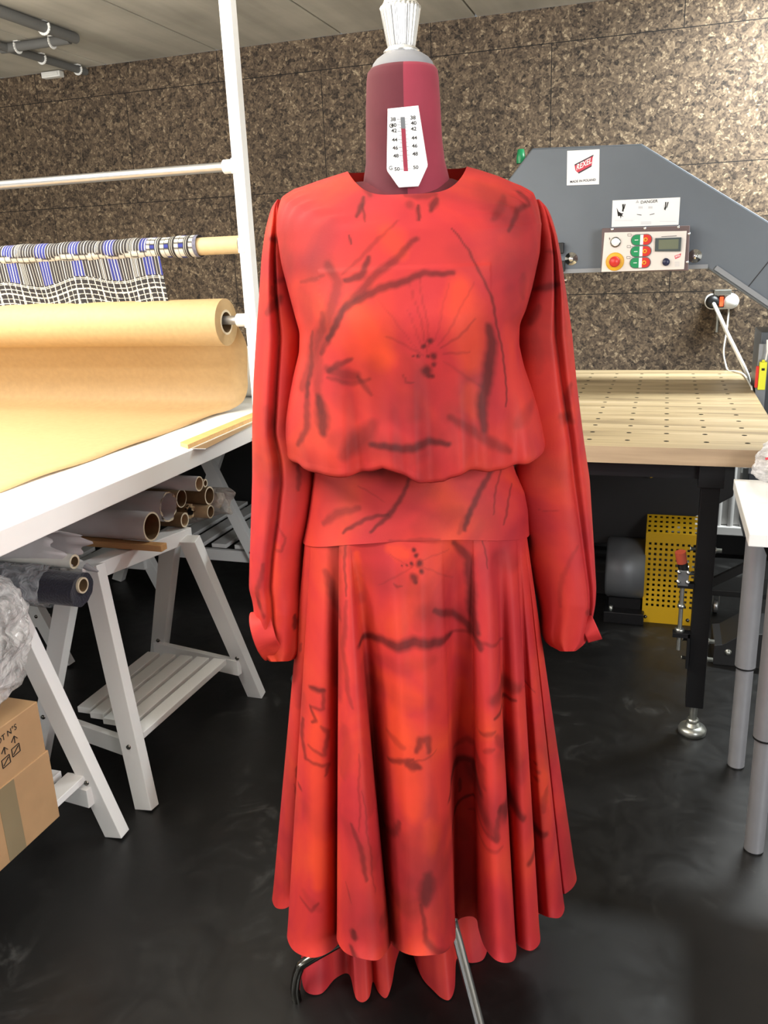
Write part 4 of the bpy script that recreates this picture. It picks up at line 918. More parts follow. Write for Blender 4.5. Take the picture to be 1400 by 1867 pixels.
# ------------------------------------------------------------ DRESS
# --- print strokes and one painted fold shadow, given on the photo's flat layout of the garment
def Z4(p): return [(440+x*.4714,280+y*.4716) for x,y in p]
def Z5(p): return [(420+x*.4857,800+y*.4859) for x,y in p]
def Z6(p): return [(460+x*.4571,1250+y*.4570) for x,y in p]
ST=[]  # (pixel polyline, width px, strength, zone)
for p,w,s_ in [([(465,160),(445,240)],14,.8),([(460,190),(480,265)],9,.7),([(412,310),(417,345)],8,.8),([(600,260),(520,340),(450,410),(390,470)],12,.4),
 ([(680,330),(600,400),(500,490),(430,560),(350,680),(310,780)],22,.65),([(820,460),(700,465),(580,510),(480,545),(400,600),(330,720)],20,.75),([(490,405),(470,465),(400,495)],20,.8),
 ([(330,430),(370,500),(350,600),(280,740),(240,880),(220,930)],34,.55),([(310,620),(300,760),(290,900),(300,1000)],24,.4),([(300,950),(315,1080)],38,.85),
 ([(250,900),(240,1000),(250,1080),(200,1150)],20,.65),([(265,700),(260,820),(245,960)],12,.55),([(430,790),(380,810),(330,850)],16,.65),([(330,840),(400,850),(450,855)],36,.6),
 ([(330,872),(420,885),(500,870)],14,.5),([(450,860),(500,930)],14,.55),([(500,1112),(620,1127),(720,1107),(800,1110)],24,.85),([(510,1040),(450,1110),(400,1160)],52,.5),
 ([(960,670),(970,740),(960,850),(930,940),(935,1060)],36,.85),([(815,290),(880,370),(930,460),(970,560),(1000,680),(1035,860),(1030,990)],9,.7),
 ([(800,1010),(880,1060),(960,1110),(1040,1160)],28,.55),([(640,150),(760,150)],18,.55),([(688,190),(685,250)],12,.85),([(765,170),(740,210)],22,.8),([(655,188),(656,192)],26,.5),
 ([(470,95),(490,140)],24,.55),([(1040,150),(990,250)],24,.45),([(1150,185),(1090,210),(1055,290)],16,.7),([(1110,130),(1150,170)],16,.6),([(1112,470),(1115,560)],26,.35),
 ([(170,420),(330,440)],80,.18),([(215,505),(310,470)],12,.4),([(650,480),(720,760)],7,.28),([(690,480),(725,740)],7,.28),([(900,500),(760,740)],8,.25),([(905,640),(770,750)],9,.35),
 ([(560,700),(700,770)],9,.3),([(880,760),(780,770)],9,.3),([(800,500),(745,720)],7,.22),([(930,900),(780,800)],10,.22),([(640,600),(700,740)],7,.22),([(520,560),(690,760)],6,.2),
 ([(625,850),(640,880),(665,880)],8,.5),([(1150,1000),(1080,1060)],40,.3),([(700,820),(700,1000)],60,.16),([(600,1000),(760,1080)],60,.2)]: ST.append((Z4(p),w*.4714,s_,'b'))
for x,y,r_ in ((730,718,12),(705,735,10),(680,775,8),(718,775,8),(742,775,15),(710,830,22),(740,806,11),(660,775,6),(720,850,12),(735,850,9)): ST.append((Z4([(x,y),(x+1,y+1)]),r_*2*.4714*.7,.9,'b'))
for p,w,s_ in [([(670,160),(640,230),(590,290),(530,345)],14,.75),([(590,285),(500,305),(420,365)],12,.7),([(480,265),(400,300),(340,345)],22,.5),([(1020,90),(960,190),(900,270),(880,340)],18,.75),
 ([(900,270),(860,350)],20,.4),([(1050,90),(1010,200),(990,300)],8,.5),([(1075,210),(1030,340)],10,.55),([(330,110),(480,120)],30,.35),([(480,190),(580,240)],6,.3),([(600,375),(780,365)],12,.4)]: ST.append((Z5(p),w*.4857,s_,'w'))
for p,w,s_ in [([(840,400),(900,470),(905,560),(910,650),(930,750)],28,.75),([(950,385),(970,500)],7,.5),([(770,650),(830,690),(900,740),(945,810)],24,.75),
 ([(490,790),(600,775),(700,755),(760,765),(830,780)],30,.85),([(830,780),(900,770),(1040,820)],12,.45),([(345,540),(380,620),(400,700)],28,.5),([(370,410),(430,440)],55,.3),
 ([(425,390),(430,600)],10,.55),([(435,620),(430,700),(420,800),(440,950),(460,1010)],14,.4),([(280,1010),(340,1005)],18,.65),([(240,890),(230,930)],10,.5),([(560,560),(690,470)],7,.25),
 ([(840,540),(720,480)],7,.25),([(600,440),(680,480)],6,.25),([(820,420),(720,460)],6,.25),([(690,520),(700,700)],40,.2),([(470,560),(490,640)],34,.25),([(615,545),(630,555),(645,553)],8,.5)]: ST.append((Z5(p),w*.4857,s_,'s'))
for x,y,r_ in ((690,415,9),(700,435,9),(680,465,8),(710,465,15),(715,495,11),(685,515,17),(660,470,6),(690,530,9),(640,475,5)): ST.append((Z5([(x,y),(x+1,y+1)]),r_*2*.4857*.75,.9,'s'))
for p,w,s_ in [([(215,85),(270,85),(275,160),(215,165)],12,.55),([(215,170),(240,210),(220,230)],12,.7),([(260,230),(290,260),(280,350),(210,340)],14,.55),([(180,250),(175,330),(190,400)],16,.65),
 ([(200,400),(290,395),(280,440)],13,.6),([(135,560),(140,620)],13,.7),([(155,540),(170,550)],12,.7),([(120,640),(125,710)],8,.5),([(540,330),(600,280),(640,270)],14,.65),
 ([(650,240),(670,190),(700,190),(700,240)],22,.65),([(620,290),(665,300)],28,.75),([(540,210),(600,230)],22,.35),([(640,280),(730,250)],8,.4),([(585,540),(575,600),(520,680)],16,.55),
 ([(600,600),(780,600)],120,.3),([(695,710),(690,810)],46,.75),([(670,820),(690,950),(740,1010),(780,1060)],16,.6),([(680,800),(560,890)],55,.35),([(800,510),(840,460),(900,455),(915,500)],28,.8),
 ([(880,490),(920,550),(980,640)],34,.5),([(810,740),(850,670),(910,630)],12,.8),([(910,630),(980,640),(990,520)],18,.5),([(830,390),(880,350),(920,370),(930,450)],22,.45),
 ([(970,80),(1080,85)],54,.4),([(970,155),(1075,140)],15,.75),([(920,235),(970,210)],16,.5),([(930,300),(970,280)],16,.4),([(980,230),(1020,300)],22,.4),([(1000,530),(1040,580),(1110,650)],36,.75),
 ([(900,710),(1000,680)],14,.35),([(1110,100),(1180,175)],5,.6),([(1240,640),(1225,740)],24,.45),([(1140,860),(1240,850)],36,.7),([(400,540),(430,620),(460,740)],16,.6),
 ([(370,180),(380,240),(360,380)],40,.25),([(425,260),(430,560)],9,.35),([(370,790),(400,850)],6,.5),([(405,950),(405,975)],24,.8),([(400,1015),(440,1055)],22,.8),([(170,990),(220,1005),(255,970)],12,.5),
 ([(440,400),(490,800)],7,.35),([(515,920),(530,980)],18,.4),([(855,560),(850,620)],14,.7)]: ST.append((Z6(p),w*.4571,s_,'s'))
for x,y,r_ in ((1190,510,9),(1200,550,12),(1160,560,8),(1190,590,14),(1165,520,7),(1170,640,9)): ST.append((Z6([(x,y),(x+1,y+1)]),r_*2*.457*.75,.6,'s'))
for p,w,s_ in [([(240,660),(240,710)],14,.8),([(270,620),(272,650)],10,.7),([(180,330),(210,370),(190,420),(165,410)],10,.45),([(250,110),(255,200)],14,.55),([(130,460),(105,560),(115,620)],16,.5),
 ([(1300,400),(1240,500),(1230,620)],14,.3),([(1160,270),(1240,268)],5,.35),([(1330,640),(1350,670)],18,.55),([(105,590),(130,650)],16,.5)]: ST.append((Z5(p),w*.4857,s_,'v'))
for p,w,s_ in [([(140,560),(90,620)],28,.6),([(105,325),(132,325)],22,.7),([(110,520),(110,560)],10,.5),([(165,480),(120,500)],14,.4),([(1165,600),(1130,660)],24,.5),([(1235,505),(1165,530)],24,.7),
 ([(1200,372),(1232,382)],10,.5),([(1285,900),(1270,960),(1270,1040)],20,.5),([(1240,1020),(1285,1045)],30,.45),([(1120,480),(1140,560)],16,.35),([(1180,200),(1170,290)],18,.5),([(90,990),(110,1060)],34,.25),([(1150,700),(1160,850)],30,.2),([(420,1150),(470,1165)],10,.5)]: ST.append((Z4(p),w*.4714,s_,'v'))
for p,w,s_ in [([(160,300),(300,420)],170,.16),([(140,380),(160,620)],60,.2),([(220,540),(250,640)],60,.2),([(520,820),(560,1000)],90,.25),([(360,1100),(700,1140)],70,.28),([(960,130),(1100,260)],90,.25),
 ([(1060,540),(1090,660)],70,.22),([(640,800),(660,1000)],60,.28),([(760,900),(900,1000)],90,.16),([(560,640),(620,760)],60,.14),([(380,900),(440,1000)],60,.18),([(820,380),(900,420)],60,.12)]: ST.append((Z4(p),w*.4714,s_,'b'))
for p,w,s_ in [([(330,130),(560,130)],40,.4),([(600,160),(760,200)],70,.2),([(700,330),(860,280)],60,.22),([(360,200),(460,240)],50,.15)]: ST.append((Z5(p),w*.4857,s_,'w'))
for p,w,s_ in [([(385,400),(395,1000)],44,.4),([(480,520),(700,560)],70,.2),([(720,640),(880,700)],60,.22),([(760,830),(560,860)],40,.2),([(1010,470),(1080,520)],60,.25),([(1000,1000),(1100,1010)],40,.3),([(500,880),(540,1000)],50,.25)]: ST.append((Z5(p),w*.4857,s_,'s'))  # first stroke paints the shade of a fold valley
for p,w,s_ in [([(520,40),(700,60)],60,.15),([(560,700),(780,720)],120,.25),([(380,560),(480,700)],60,.2),([(200,600),(300,700)],60,.12),([(180,150),(150,260)],40,.25),([(860,520),(980,560)],120,.3),
 ([(1050,280),(1100,480)],50,.25),([(840,760),(880,860)],50,.2),([(190,950),(260,1000)],30,.2),([(460,40),(470,500)],40,.25),([(1000,320),(1080,420)],60,.25)]: ST.append((Z6(p),w*.4571,s_,'s'))
OR=[(Z6(p),w*.4571,s_,'s') for p,w,s_ in [([(240,200),(250,900)],70,.38),([(570,120),(640,460)],120,.4),([(700,520),(720,620)],60,.3),([(850,80),(880,300)],60,.3)]]+[(Z4(p),w*.4714,s_,'b') for p,w,s_ in [([(440,600),(540,780)],120,.5),([(840,520),(890,800)],110,.45),([(560,300),(620,380)],70,.3),([(880,900),(900,1000)],60,.3)]]+[(Z5(p),w*.4857,s_,'s') for p,w,s_ in [([(560,930),(700,960)],90,.4),([(600,420),(660,430)],50,.4),([(470,450),(480,600)],30,.4)]]+[(Z5([(160,900),(170,400)]),20,.3,'v')]
def zonely(zone,py):
    if zone=='b': return -.14
    if zone=='w': return -.115
    if zone=='v': return -.05
    return -.13-.13*min(1,max(0,(py-985)/740))
SEG={}
for pl,w,s_,z in ST:
    q=[]; 
    for px,py in pl: q.append(lp(px,py,zonely(z,py)))
    wl=w*(1.5 if w>5 else 1.25)/FPX; SEG.setdefault(z,[]).append((np.array(q),wl,s_))
SEGO={}
for pl,w,s_,z in OR: SEGO.setdefault(z,[]).append((np.array([lp(px,py,zonely(z,py)) for px,py in pl]),w*1.3/FPX,s_))
def paint(P,zone,chan=0):   # P local coords (...,3)
    X=P[...,0].ravel(); Zz=P[...,2].ravel(); R=np.zeros(X.shape); 
    Xw=X+.0012*np.sin(Zz*97+X*40)+.0005*np.sin(Zz*411+X*200); Zw=Zz+.0012*np.sin(X*110+Zz*30)+.0005*np.sin(X*390)
    for q,w,s_ in (SEG if chan==0 else SEGO).get(zone,[]):
        lo_=q.min(0)-w*1.6; hi_=q.max(0)+w*1.6; idx=np.where((Xw>lo_[0])&(Xw<hi_[0])&(Zw>lo_[1])&(Zw<hi_[1]))[0]
        if not len(idx): continue
        x=Xw[idx]; z=Zw[idx]; D=np.full(x.shape,9.); L=0
        nseg=len(q)-1
        for k_ in range(nseg):
            a=q[k_]; b=q[k_+1]; ab=b-a; l2=ab@ab+1e-12; t_=np.clip(((x-a[0])*ab[0]+(z-a[1])*ab[1])/l2,0,1)
            d=np.hypot(x-(a[0]+t_*ab[0]),z-(a[1]+t_*ab[1])); g=(k_+t_)/nseg
            wid=w*.5*(.45+.75*np.sin(PI*(.12+.76*g))) if l2>1e-5 else w*.5
            D=np.minimum(D,d/wid)
        v=s_*np.clip((1.5-D)/1.05,0,1)
        R[idx]=1-(1-R[idx])*(1-v)
    if chan==1: return R
    out=np.zeros(X.shape+(4,)); out[:,0]=np.clip(R,0,.93); out[:,1]=paint(P,zone,1); out[:,3]=1
    return out.reshape(P.shape[:-1]+(4,))
dr=thing('dress','long-sleeved red chiffon dress with dark brushed flower print on the dress form','dress',tuple(base))
def cum(rows,key): pass
def interp_rows(rows,ys): 
    r=np.array(rows,float); return np.stack([np.interp(ys,r[:,0],r[:,k_]) for k_ in range(1,r.shape[1])],-1)
def smooth1(a,n=3):
    a=a.copy()
    for _ in range(n): a[1:-1]=(a[:-2]+2*a[1:-1]+a[2:])/4
    return a
# --- bodice
NT_=520; th=np.linspace(0,2*PI,NT_,endpoint=False)+PI/2   # starts at the back; front = -pi/2
cs,sn=np.cos(th),np.sin(th); frontw=np.clip(-sn,0,1)
# shoulder region t in 0..1
sideL=[(0,634,313),(.12,612,320),(.35,578,331),(.62,538,346),(.80,514,364),(.92,506,390),(1,505,420)]
sideR=[(0,850,304),(.12,872,310),(.35,908,322),(.62,948,340),(.80,972,356),(.92,982,385),(1,985,420)]
n1=70; T=np.linspace(0,1,n1)
def sidev(side): s_=np.array(side,float); px=np.interp(T,s_[:,0],s_[:,1]); py=np.interp(T,s_[:,0],s_[:,2]); r_=np.array([lp(a,b,.0) for a,b in zip(px,py)]); return smooth1(r_[:,0],4),smooth1(r_[:,1],4)
LX,LZ=sidev(sideL); RX,RZ=sidev(sideR)
zf0=lp(738,354,-.085)[1]; zf1=lp(740,420,-.12)[1]; zb0=zf0+.045; zb1=zf1+.0
rowsP=[]
for i,t_ in enumerate(T):
    cx=(LX[i]+RX[i])/2; aL=cx-LX[i]; aR=RX[i]-cx; b_f=.085+(.122-.085)*t_**.8; b_b=.075+(.105-.075)*t_
    a_=np.where(cs<0,aL,aR); zs=np.where(cs<0,LZ[i],RZ[i]); zfr=zf0+(zf1-zf0)*t_; zbk=zb0+(zb1-zb0)*t_; zc_=np.where(sn<0,zfr,zbk)
    wgt=np.abs(cs)**(3.7-1.7*t_); e_=2/2.3
    x=cx+a_*np.sign(cs)*np.abs(cs)**e_; y=np.where(sn<0,b_f,b_b)*np.sign(sn)*np.abs(sn)**e_
    z=zs*wgt+zc_*(1-wgt)
    rowsP.append(np.stack([x,y,z],-1))
# body rows
B=[(420,505,985,.122,.105),(480,514,981,.135,.11),(540,530,967,.148,.115),(580,541,955,.156,.118),(603,548,944,.158,.12),(640,547,943,.158,.12),(680,537,952,.158,.125),(720,529,966,.160,.13),(760,523,978,.163,.135),(790,522,985,.166,.135),(812,525,989,.166,.135)]
n2=190; ys=np.linspace(420,812,n2); br_=interp_rows(B,ys)
bot=[(-1,532,829),(0,545,838),(1,581,843),(2,614,848),(3,643,845),(4,672,841),(5,697,833),(6,716,838),(7,736,847),(8,760,859),(9,785,864),(10,808,860),(11,822,851),(12,833,845),(13,852,835),(14,891,839),(15,925,834),(16,949,825),(17,972,824),(18,986,822)]
bq=np.array([lp(x,y,-.135) for _,x,y in bot]); 
for k_ in range(3): br_=np.stack([smooth1(br_[:,c_],6) for c_ in range(4)],-1)
prev=None
wr=rng.random(12)*6.28
for i in range(1,n2):
    y=ys[i]; xl_,xr_,bf,bb_=br_[i]
    a0,z0=lp(xl_,y,0); a1,_=lp(xr_,y,0); cx=(a0+a1)/2; hw=(a1-a0)/2; u=(y-420)/392
    e_=2/2.3*(1-.0*u); wgt=np.abs(cs)**2
    # front z: follow a plane through silhouette height seen at the front depth
    zfront=lp(740,y,-bf)[1]; z=np.where(sn<0,z0*wgt+zfront*(1-wgt),z0)
    # blend the bottom rows on to the wavy lower edge
    x=cx+hw*np.sign(cs)*np.abs(cs)**e_
    zbot=np.interp(x,bq[:,0],bq[:,1]); wb=np.clip((u-.45)/.55,0,1)**1.5
    zend=lp(740,812,-.166)[1]
    z=np.where(sn<0,z+(zbot+.004-zend)*wb*(1-wgt**3),z)
    yy=np.where(sn<0,bf,bb_)*np.sign(sn)*np.abs(sn)**e_
    # soft drape: vertical gathers growing to the bottom, bust shape, slanting creases
    g=np.clip((u-.35)/.65,0,1)**1.6
    fold=.0075*g*(np.sin(x*62+1.2+u*1.5)+.6*np.sin(x*113+2.1-u*2)+.35*np.sin(x*190))
    fold+=.0035*np.exp(-((x+.12+u*.02)/.028)**2)*np.sin(PI*min(1,u*1.4)) - .0045*np.exp(-((x-.145)/.02)**2)*np.clip(u*3,0,1)*np.clip(2.0-2*u,0,1)
    bust=.014*(np.exp(-((x+.078)/.055)**2)+np.exp(-((x-.07)/.055)**2))*np.exp(-((u-.46)/.20)**2)
    yy=yy-np.where(sn<0,(fold+bust)*np.abs(sn),fold*.5*-1)
    rowsP.append(np.stack([x,yy,z],-1))
last=rowsP[-1].copy()
# roll under and tuck back to the waistband
wx0=lp(571,873,0)[0]; wx1=lp(935,849,0)[0]; zw=lp(740,850,-.1)[1]+.02
for k_,(sc_,dz) in enumerate(((1.004,-.006),(.998,-.011),(.98,-.0135),(.95,-.013),(.91,-.009),(.87,-.002),(.83,.010),(.79,.022),(.76,.035))):
    r_=last.copy(); cx=last[:,0].mean(); r_[:,0]=cx+(last[:,0]-cx)*(sc_+ (1-sc_)*.35); r_[:,1]=last[:,1]*sc_; r_[:,2]=last[:,2]+dz; rowsP.append(r_)
BP=np.array(rowsP)
for _ in range(12):
    q_=BP.copy(); BP[n1-14:n1+14]=(q_[n1-15:n1+13]+2*q_[n1-14:n1+14]+q_[n1-13:n1+15])/4
# a horizontal yoke seam step across the chest
zs_=lp(750,487,-.14)[1]
front=(BP[...,1]<-.05)&(np.abs(BP[...,0]+.0)<.12)
BP[...,1]=np.where(front,BP[...,1]-.0018*(1/(1+np.exp((BP[...,2]-zs_)/.0012)))*np.clip((zs_+.05-np.minimum(BP[...,2],zs_))/.05,0,1)*np.exp(-np.clip(zs_-BP[...,2],0,1)/.03),BP[...,1])
# shoulder gathers
for i in range(n1):
    g=np.exp(-((T[i]-.78)/.16)**2); BP[i,:,2]+=.0025*g*np.abs(cs)*np.sin(BP[i,:,1]*420)
att=paint(BP,'b')
MB().grid(loc2w(BP)[:,::-1],attr=att[:,::-1],closed=True).build('bodice','red_chiffon',dr,attr=True,normals=False)
# --- waistband
W=[(822,577,925,.088),(850,574,932,.098),(875,571,940,.105),(905,567,955,.112),(936,562,961,.120),(960,557,962,.126),(981,552,963,.131)]
nw=110; ys=np.linspace(822,981,nw); wr_=interp_rows(W,ys); R_w=[]
for i in range(nw):
    xl_,xr_,bf=wr_[i]; y=ys[i]; a0,z0=lp(xl_,y,0); a1,_=lp(xr_,y,0); cx=(a0+a1)/2; hw=(a1-a0)/2
    # lower seam sags at the front centre
    yf=y+ (5 if False else 0); zfr=lp(735,y+6*(i/nw),-bf)[1]; wgt=np.abs(cs)**2; e_=2/2.2
    x=cx+hw*np.sign(cs)*np.abs(cs)**e_; yy=bf*np.sign(sn)*np.abs(sn)**e_*np.where(sn<0,1,.95); z=np.where(sn<0,z0*wgt+zfr*(1-wgt),z0)
    yy=yy-.0012*np.sin(x*70+z*40)*np.abs(sn)*(i/nw)
    R_w.append(np.stack([x,yy,z],-1))
WP=np.array(R_w); att=paint(WP,'w')
MB().grid(loc2w(WP)[:,::-1],attr=att[:,::-1],closed=True).build('waistband','red_chiffon',dr,attr=True,normals=False)
waist=WP[-1]
# --- skirt: (waist px, hem px, hem ly, hem py)
SK=[(553,505,.05,1622),(552,497,.00,1634),(553,503,-.045,1650),(556,520,-.07,1652),(562,540,-.065,1640),(572,552,-.03,1640),(570,538,-.075,1680),(566,524,-.13,1700),(570,536,-.18,1728),(582,570,-.215,1741),(597,605,-.20,1728),(612,628,-.13,1700),(626,636,-.09,1680),
 (624,622,-.13,1690),(621,614,-.20,1706),(624,628,-.255,1730),(630,655,-.285,1741),(636,688,-.285,1745),(640,706,-.25,1728),(643,712,-.20,1712),(652,704,-.14,1700),(668,700,-.12,1696),
 (682,706,-.16,1706),(700,722,-.235,1724),(725,750,-.285,1736),(752,785,-.29,1736),(778,812,-.265,1730),(797,829,-.205,1708),(806,830,-.14,1690),(818,836,-.09,1672),(838,856,-.085,1666),(852,868,-.10,1672),
 (856,872,-.15,1690),(858,882,-.205,1720),(866,900,-.245,1743),(876,920,-.25,1750),(884,937,-.225,1744),(890,940,-.17,1720),(900,930,-.12,1700),(908,934,-.13,1705),
 (918,948,-.175,1722),(926,968,-.185,1728),(934,983,-.15,1714),(938,982,-.10,1690),(940,976,-.055,1660),(944,984,-.07,1662),(948,1000,-.10,1668),(953,1020,-.09,1668),(957,1028,-.04,1650),(958,1020,.0,1625),
 (960,1030,-.015,1625),(962,1046,.02,1610),(963,1049,.06,1590)]
front=[]
for wp,hp,ly_,hy in SK:
    hx_,hz_=lp(hp,hy,ly_)
    # waist point sits on the seam ellipse
    wx=lp(wp,981,-.06)[0]; front.append((wx,hx_,ly_,hz_))
nb=15; back=[]
hL=front[0]; hR=front[-1]
for k_ in range(1,nb):
    a_=PI*k_/nb; fo=.03*math.sin(k_*2.4); back.append((hR[0]*(math.cos(a_)*.5+.5)+hL[0]*(.5-.5*math.cos(a_)), (hR[1]+hL[1])/2+(hR[1]-hL[1])/2*math.cos(a_), .06+(.17+fo)*math.sin(a_)**.7, .18))
ctl=front+[(b[0],b[1],b[2],b[3]) for b in back]
ctl=np.array(ctl); NC=len(ctl); SUB=17
cl_=[]
for i in range(NC):
    p0,p1,p2,p3=[ctl[(i+k_)%NC] for k_ in(-1,0,1,2)]
    for k_ in range(SUB):
        t_=k_/SUB; cl_.append(.5*((2*p1)+(-p0+p2)*t_+(2*p0-5*p1+4*p2-p3)*t_**2+(-p0+3*p1-3*p2+p3)*t_**3))
cl_=np.array(cl_); NU=len(cl_)
# waist y on ellipse
wcx=(waist[:,0].max()+waist[:,0].min())/2; wa=(waist[:,0].max()-waist[:,0].min())/2*.988; wb_=.1275
ufr=np.zeros(NU); nf_=(len(front)-1)*SUB
wx=np.clip(cl_[:,0],wcx-wa,wcx+wa); isf=np.arange(NU)<=nf_
e22=2/2.2
cc=np.clip(np.abs((wx-wcx)/wa),0,1)**(2.2/2); s_=np.sqrt(np.clip(1-cc**2,0,1))**(2/2.2); wy=np.where(isf,-wb_*s_,wb_*.95*s_)
fz=np.interp(wx,waist[NT_//2-150:NT_//2+150][np.argsort(waist[NT_//2-150:NT_//2+150,0]),0],np.sort(waist[NT_//2-150:NT_//2+150,0])*0+1)
wfr=waist[sn<0]; o_=np.argsort(wfr[:,0]); wz=np.where(isf,np.interp(wx,wfr[o_,0],wfr[o_,2]),waist[:,2].max())+.004
NV=330; SP=np.zeros((NV,NU,3))
for i in range(NV):
    t_=i/(NV-1); s1_=t_**.93; amp=np.clip(t_*2.2,0,1)
    x=wx+(cl_[:,1]-wx)*t_; y=wy+(cl_[:,2]-wy)*s1_; z=wz+(cl_[:,3]-wz)*t_
    # folds start straight under the seam
    rip=.004*np.sin(cl_[:,0]*170)*np.clip(t_*5,0,1)*np.clip(1-t_*1.2,0,1)
    curl=.006*np.clip((t_-.96)/.04,0,1)**2
    SP[i]=np.stack([x,y-rip-curl*np.where(isf,1,-1),z],-1)
att=paint(SP,'s')
MB().grid(loc2w(SP)[:,::-1],attr=att[:,::-1],closed=True).build('skirt','red_chiffon',dr,attr=True,normals=False)
# --- longer back hem seen below the front
BK=[(560,548,1765,.0),(565,556,1806,-.05),(575,585,1812,-.055),(590,612,1794,-.02),(600,636,1782,-.01),(612,646,1812,-.066),(622,652,1824,-.075),(634,663,1827,-.08),(640,674,1816,-.07),(646,680,1796,-.03),(655,690,1812,-.055),(668,704,1820,-.068),(680,714,1795,-.05),(690,722,1752,.0),
 (700,735,1715,.06),(715,742,1700,.08),(730,750,1738,.05),(742,768,1780,-.02),(758,790,1806,-.055),(770,806,1822,-.072),(782,820,1824,-.075),(792,829,1800,-.05),(800,832,1750,.0),(815,845,1752,.0),(830,862,1762,.01),(845,882,1748,.02),(855,891,1716,.05),(862,884,1694,.08),(880,900,1690,.1),(900,930,1680,.1),(930,980,1668,.1),(950,1010,1640,.1)]
c_=[]
for tp_,hp,hy,ly_ in BK:
    hx_,hz_=lp(hp,hy,ly_); tx,tz=lp(tp_,1450,.06); c_.append((tx,.05,tz,hx_,ly_,max(hz_,.003)))
c_=cr(c_,10); nv=70; P=np.zeros((nv,len(c_),3))
for i in range(nv):
    t_=i/(nv-1); P[i]=c_[:,:3]*(1-t_)+c_[:,3:]*t_; P[i,:,1]+= .05*math.sin(PI*t_)
att=paint(P,'s')*np.array([.4,0,0,1])
MB().grid(loc2w(P),attr=att).build('back_hem','red_chiffon',dr,attr=True,normals=False)
# --- sleeves
def sleeve(rows,ycen,dep,side,phase):
    ys_=np.linspace(rows[0][0],rows[-1][0],260); r_=interp_rows(rows,ys_); r_=np.stack([smooth1(r_[:,k_],10) for k_ in range(2)],-1); n=200; a=np.linspace(0,2*PI,n,endpoint=False)+PI/2; P=np.zeros((260,n,3))
    for i,y in enumerate(ys_):
        u=i/259; yc=ycen[0]+(ycen[1]-ycen[0])*u; a0,z0=lp(r_[i,0],y,yc); a1,_=lp(r_[i,1],y,yc); hw=(a1-a0)/2; cx=(a0+a1)/2
        b_=np.interp(u,[0,.08,.5,.9,1],[.03,.055,.062,.068,.062])
        X=cx+hw*np.sign(np.cos(a))*np.abs(np.cos(a))**(1-.28*min(1,max(0,(u-.6)/.3))); g=min(1,u*5)*(1-.2*u)*min(1,max(.15,(1-u)/.10))
        Y=yc+b_*np.sin(a)
        s_=(X-cx)/max(hw,1e-4)
        # one deep fold line down the sleeve plus small ones
        f0=phase[0]+phase[1]*u; fold=.016*g*np.exp(-((s_-f0)/.10)**2) - .010*g*np.exp(-((s_-f0+side*.28)/.2)**2) + .0022*g*np.sin(s_*5+phase[2]+u*3)
        bunch=.003*np.clip((u-.86)/.14,0,1)*np.sin(np.arctan2(np.sin(a),np.cos(a))*11+u*20)
        Y=Y+fold*(np.sin(a)<0)*np.abs(np.sin(a))**.5+bunch; 
        P[i]=np.stack([X,Y,np.full(n,z0)+ .002*g*np.sin(a*3+u*9)+(yc-Y)*(H-z0)/1.31*min(1,max(0,(u-.55)/.35))*(Y<yc)+.010*np.abs(np.cos(a))**5*min(1,max(0,(u-.85)/.15))],-1)
    return P
SL=[(366,508,514),(372,499,516),(385,494,520),(400,490,525),(420,485,530),(470,478,533),(530,474,540),(610,468,560),(700,463,556),(780,461,552),(830,461,575),(870,461,580),(940,459,572),(1010,457,560),(1072,456,556),(1095,463,557),(1120,466,557),(1150,468,557),(1180,468,558),(1194,472,558),(1203,480,554),(1207,492,545)]
SRr=[(366,971,980),(372,971,990),(385,971,998),(400,971,1004),(430,971,1012),(470,972,1020),(530,962,1029),(610,936,1041),(704,940,1050),(799,948,1062),(873,934,1073),(950,948,1077),(1018,962,1080),(1075,976,1082),(1105,983,1080),(1130,986,1076),(1155,986,1072),(1172,989,1068),(1183,995,1060),(1189,1005,1045)]
for rows,side,ph,name in ((SL,1,(.10,-.22,.4),'L'),(SRr,-1,(.1,.6,1.9),'R')):
    P=sleeve(rows,(.045,-.005),.05,side,ph); att=paint(P,'v')
    sl_o=MB().grid(loc2w(P)[:,::-1],attr=att[:,::-1],closed=True).build('sleeve','red_chiffon',dr,attr=True,normals=False)
    # cuff: short gathered band at the outer lower end
    if name=='L': A0,B0,c0,c1=(490,1158),(463,1162),.040,.036
    if name=='L':
        pa=lp(508,1150,-.045); pb=lp(470,1163,-.05); 
    else:
        pa=lp(1062,1150,-.04); pb=lp(1086,1140,-.04)
    ax=np.array([pb[0]-pa[0],-.0,pb[1]-pa[1]]); ax/=np.linalg.norm(ax); up=np.array([-ax[2],0,ax[0]]); fw=np.array([0,1.,0])
    n=72; C_=np.zeros((14,n,3)); hr=.044 if name=='L' else .024
    for i in range(14):
        u=i/13
        cen=np.array([pa[0],-.045,pa[1]])*(1-u)+np.array([pb[0],-.045,pb[1]])*u
        for j in range(n):
            a_=2*PI*j/n; rr_=hr*(.82+.16*u+.04*math.sin(7*a_)*(1-u)+.03*math.sin(3*a_+1)); C_[i,j]=cen+up*rr_*math.cos(a_)+fw*rr_*.75*math.sin(a_)
    MB().grid(loc2w(C_),attr=np.tile(np.array([0,0,0,1.]),(14,n,1)),closed=True).build('cuff','red_chiffon',sl_o,attr=True,solid=.0015,normals=False)
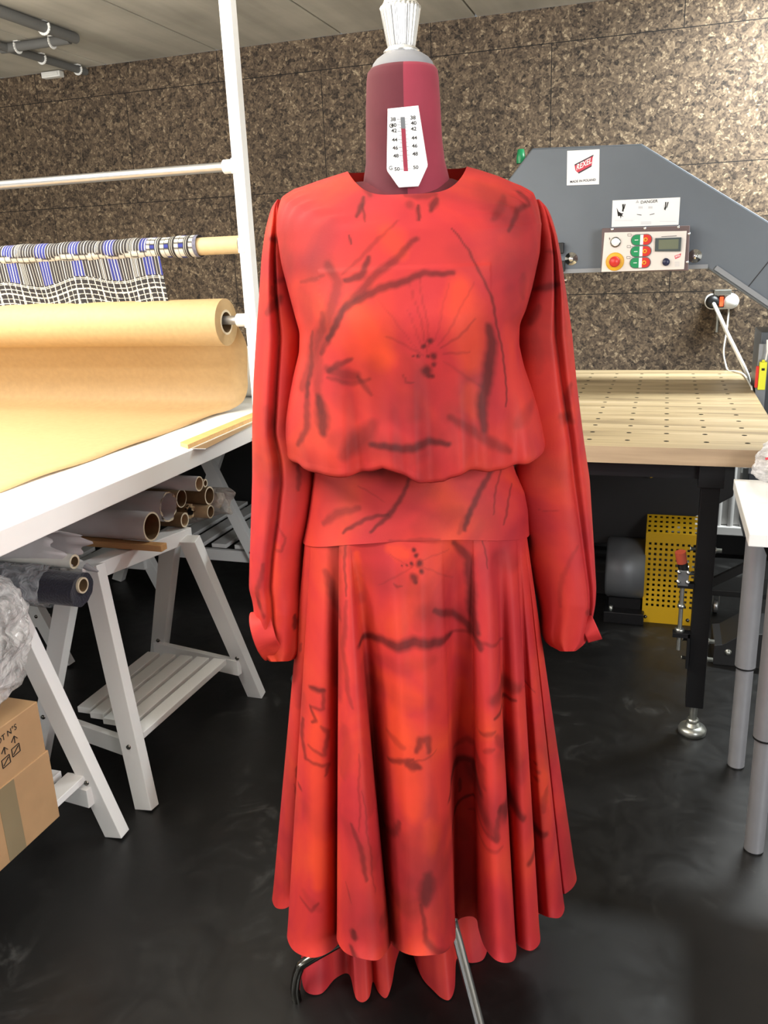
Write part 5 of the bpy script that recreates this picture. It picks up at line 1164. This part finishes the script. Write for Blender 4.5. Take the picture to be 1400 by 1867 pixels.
# ------------------------------------------------------------ lights
def area(name,loc,rot,size,energy,col=(1,1,1),sy=None):
    l=bpy.data.lights.new(name,'AREA'); l.energy=energy; l.color=col; l.size=size
    if sy: l.shape='RECTANGLE'; l.size_y=sy
    o=bpy.data.objects.new(name,l); COL.objects.link(o); o.location=loc; o.rotation_euler=rot; return o
def aim(o,t): o.rotation_euler=(Vector(t)-Vector(o.location)).to_track_quat('-Z','Y').to_euler()
area('ceiling_tube_over_viewer',(-1.35,.3,2.27),(0,0,0),1.3,40,(1,.985,.96),.25)
area('ceiling_tube_back_right',(.95,3.45,2.27),(math.radians(22),0,0),1.3,105,(.93,.99,1),.2)
area('ceiling_tube_left',(-2.4,1.5,2.27),(math.radians(8),0,0),.25,64,(1,.95,.86),1.2)
aim(area('window_daylight_right',(2.1,-.3,1.7),(0,0,0),1.5,98,(.98,.99,1),1.2),(-.8,1.8,.8))
aim(area('window_daylight_front',(-1.4,-2.6,1.3),(0,0,0),1.5,18,(1,.99,.97),1.2),(-1.2,1.8,.5))
area('ceiling_fill',(-1.5,.9,1.75),(math.radians(180),0,0),2.0,150,(1,.98,.94),1.6)  # added upward fill to brighten the ceiling, no known fitting
aim(area('leg_fill',(-2.7,-1.1,1.7),(0,0,0),.9,34,(1,1,1),.9),(-1.25,1.5,.35))  # added fill aimed at the trestle legs to whiten them, no known window
w=bpy.data.worlds.new('w'); S.world=w; w.use_nodes=True; w.node_tree.nodes['Background'].inputs[0].default_value=(.8,.82,.85,1); w.node_tree.nodes['Background'].inputs[1].default_value=.25
# ------------------------------------------------------------ camera
cam=bpy.data.cameras.new('camera'); co=bpy.data.objects.new('camera',cam); COL.objects.link(co)
M=Matrix(((CR[0],CU[0],-CW[0],0),(CR[1],CU[1],-CW[1],0),(CR[2],CU[2],-CW[2],H),(0,0,0,1))); co.matrix_world=M
cam.sensor_fit='VERTICAL'; cam.sensor_height=36; cam.sensor_width=27; cam.lens=36*FPX/1867; cam.clip_start=.02
S.camera=co
S.view_settings.view_transform='Standard'; S.view_settings.look='None'; S.view_settings.gamma=1; S.view_settings.exposure=0.03; S.view_settings.use_curve_mapping=False
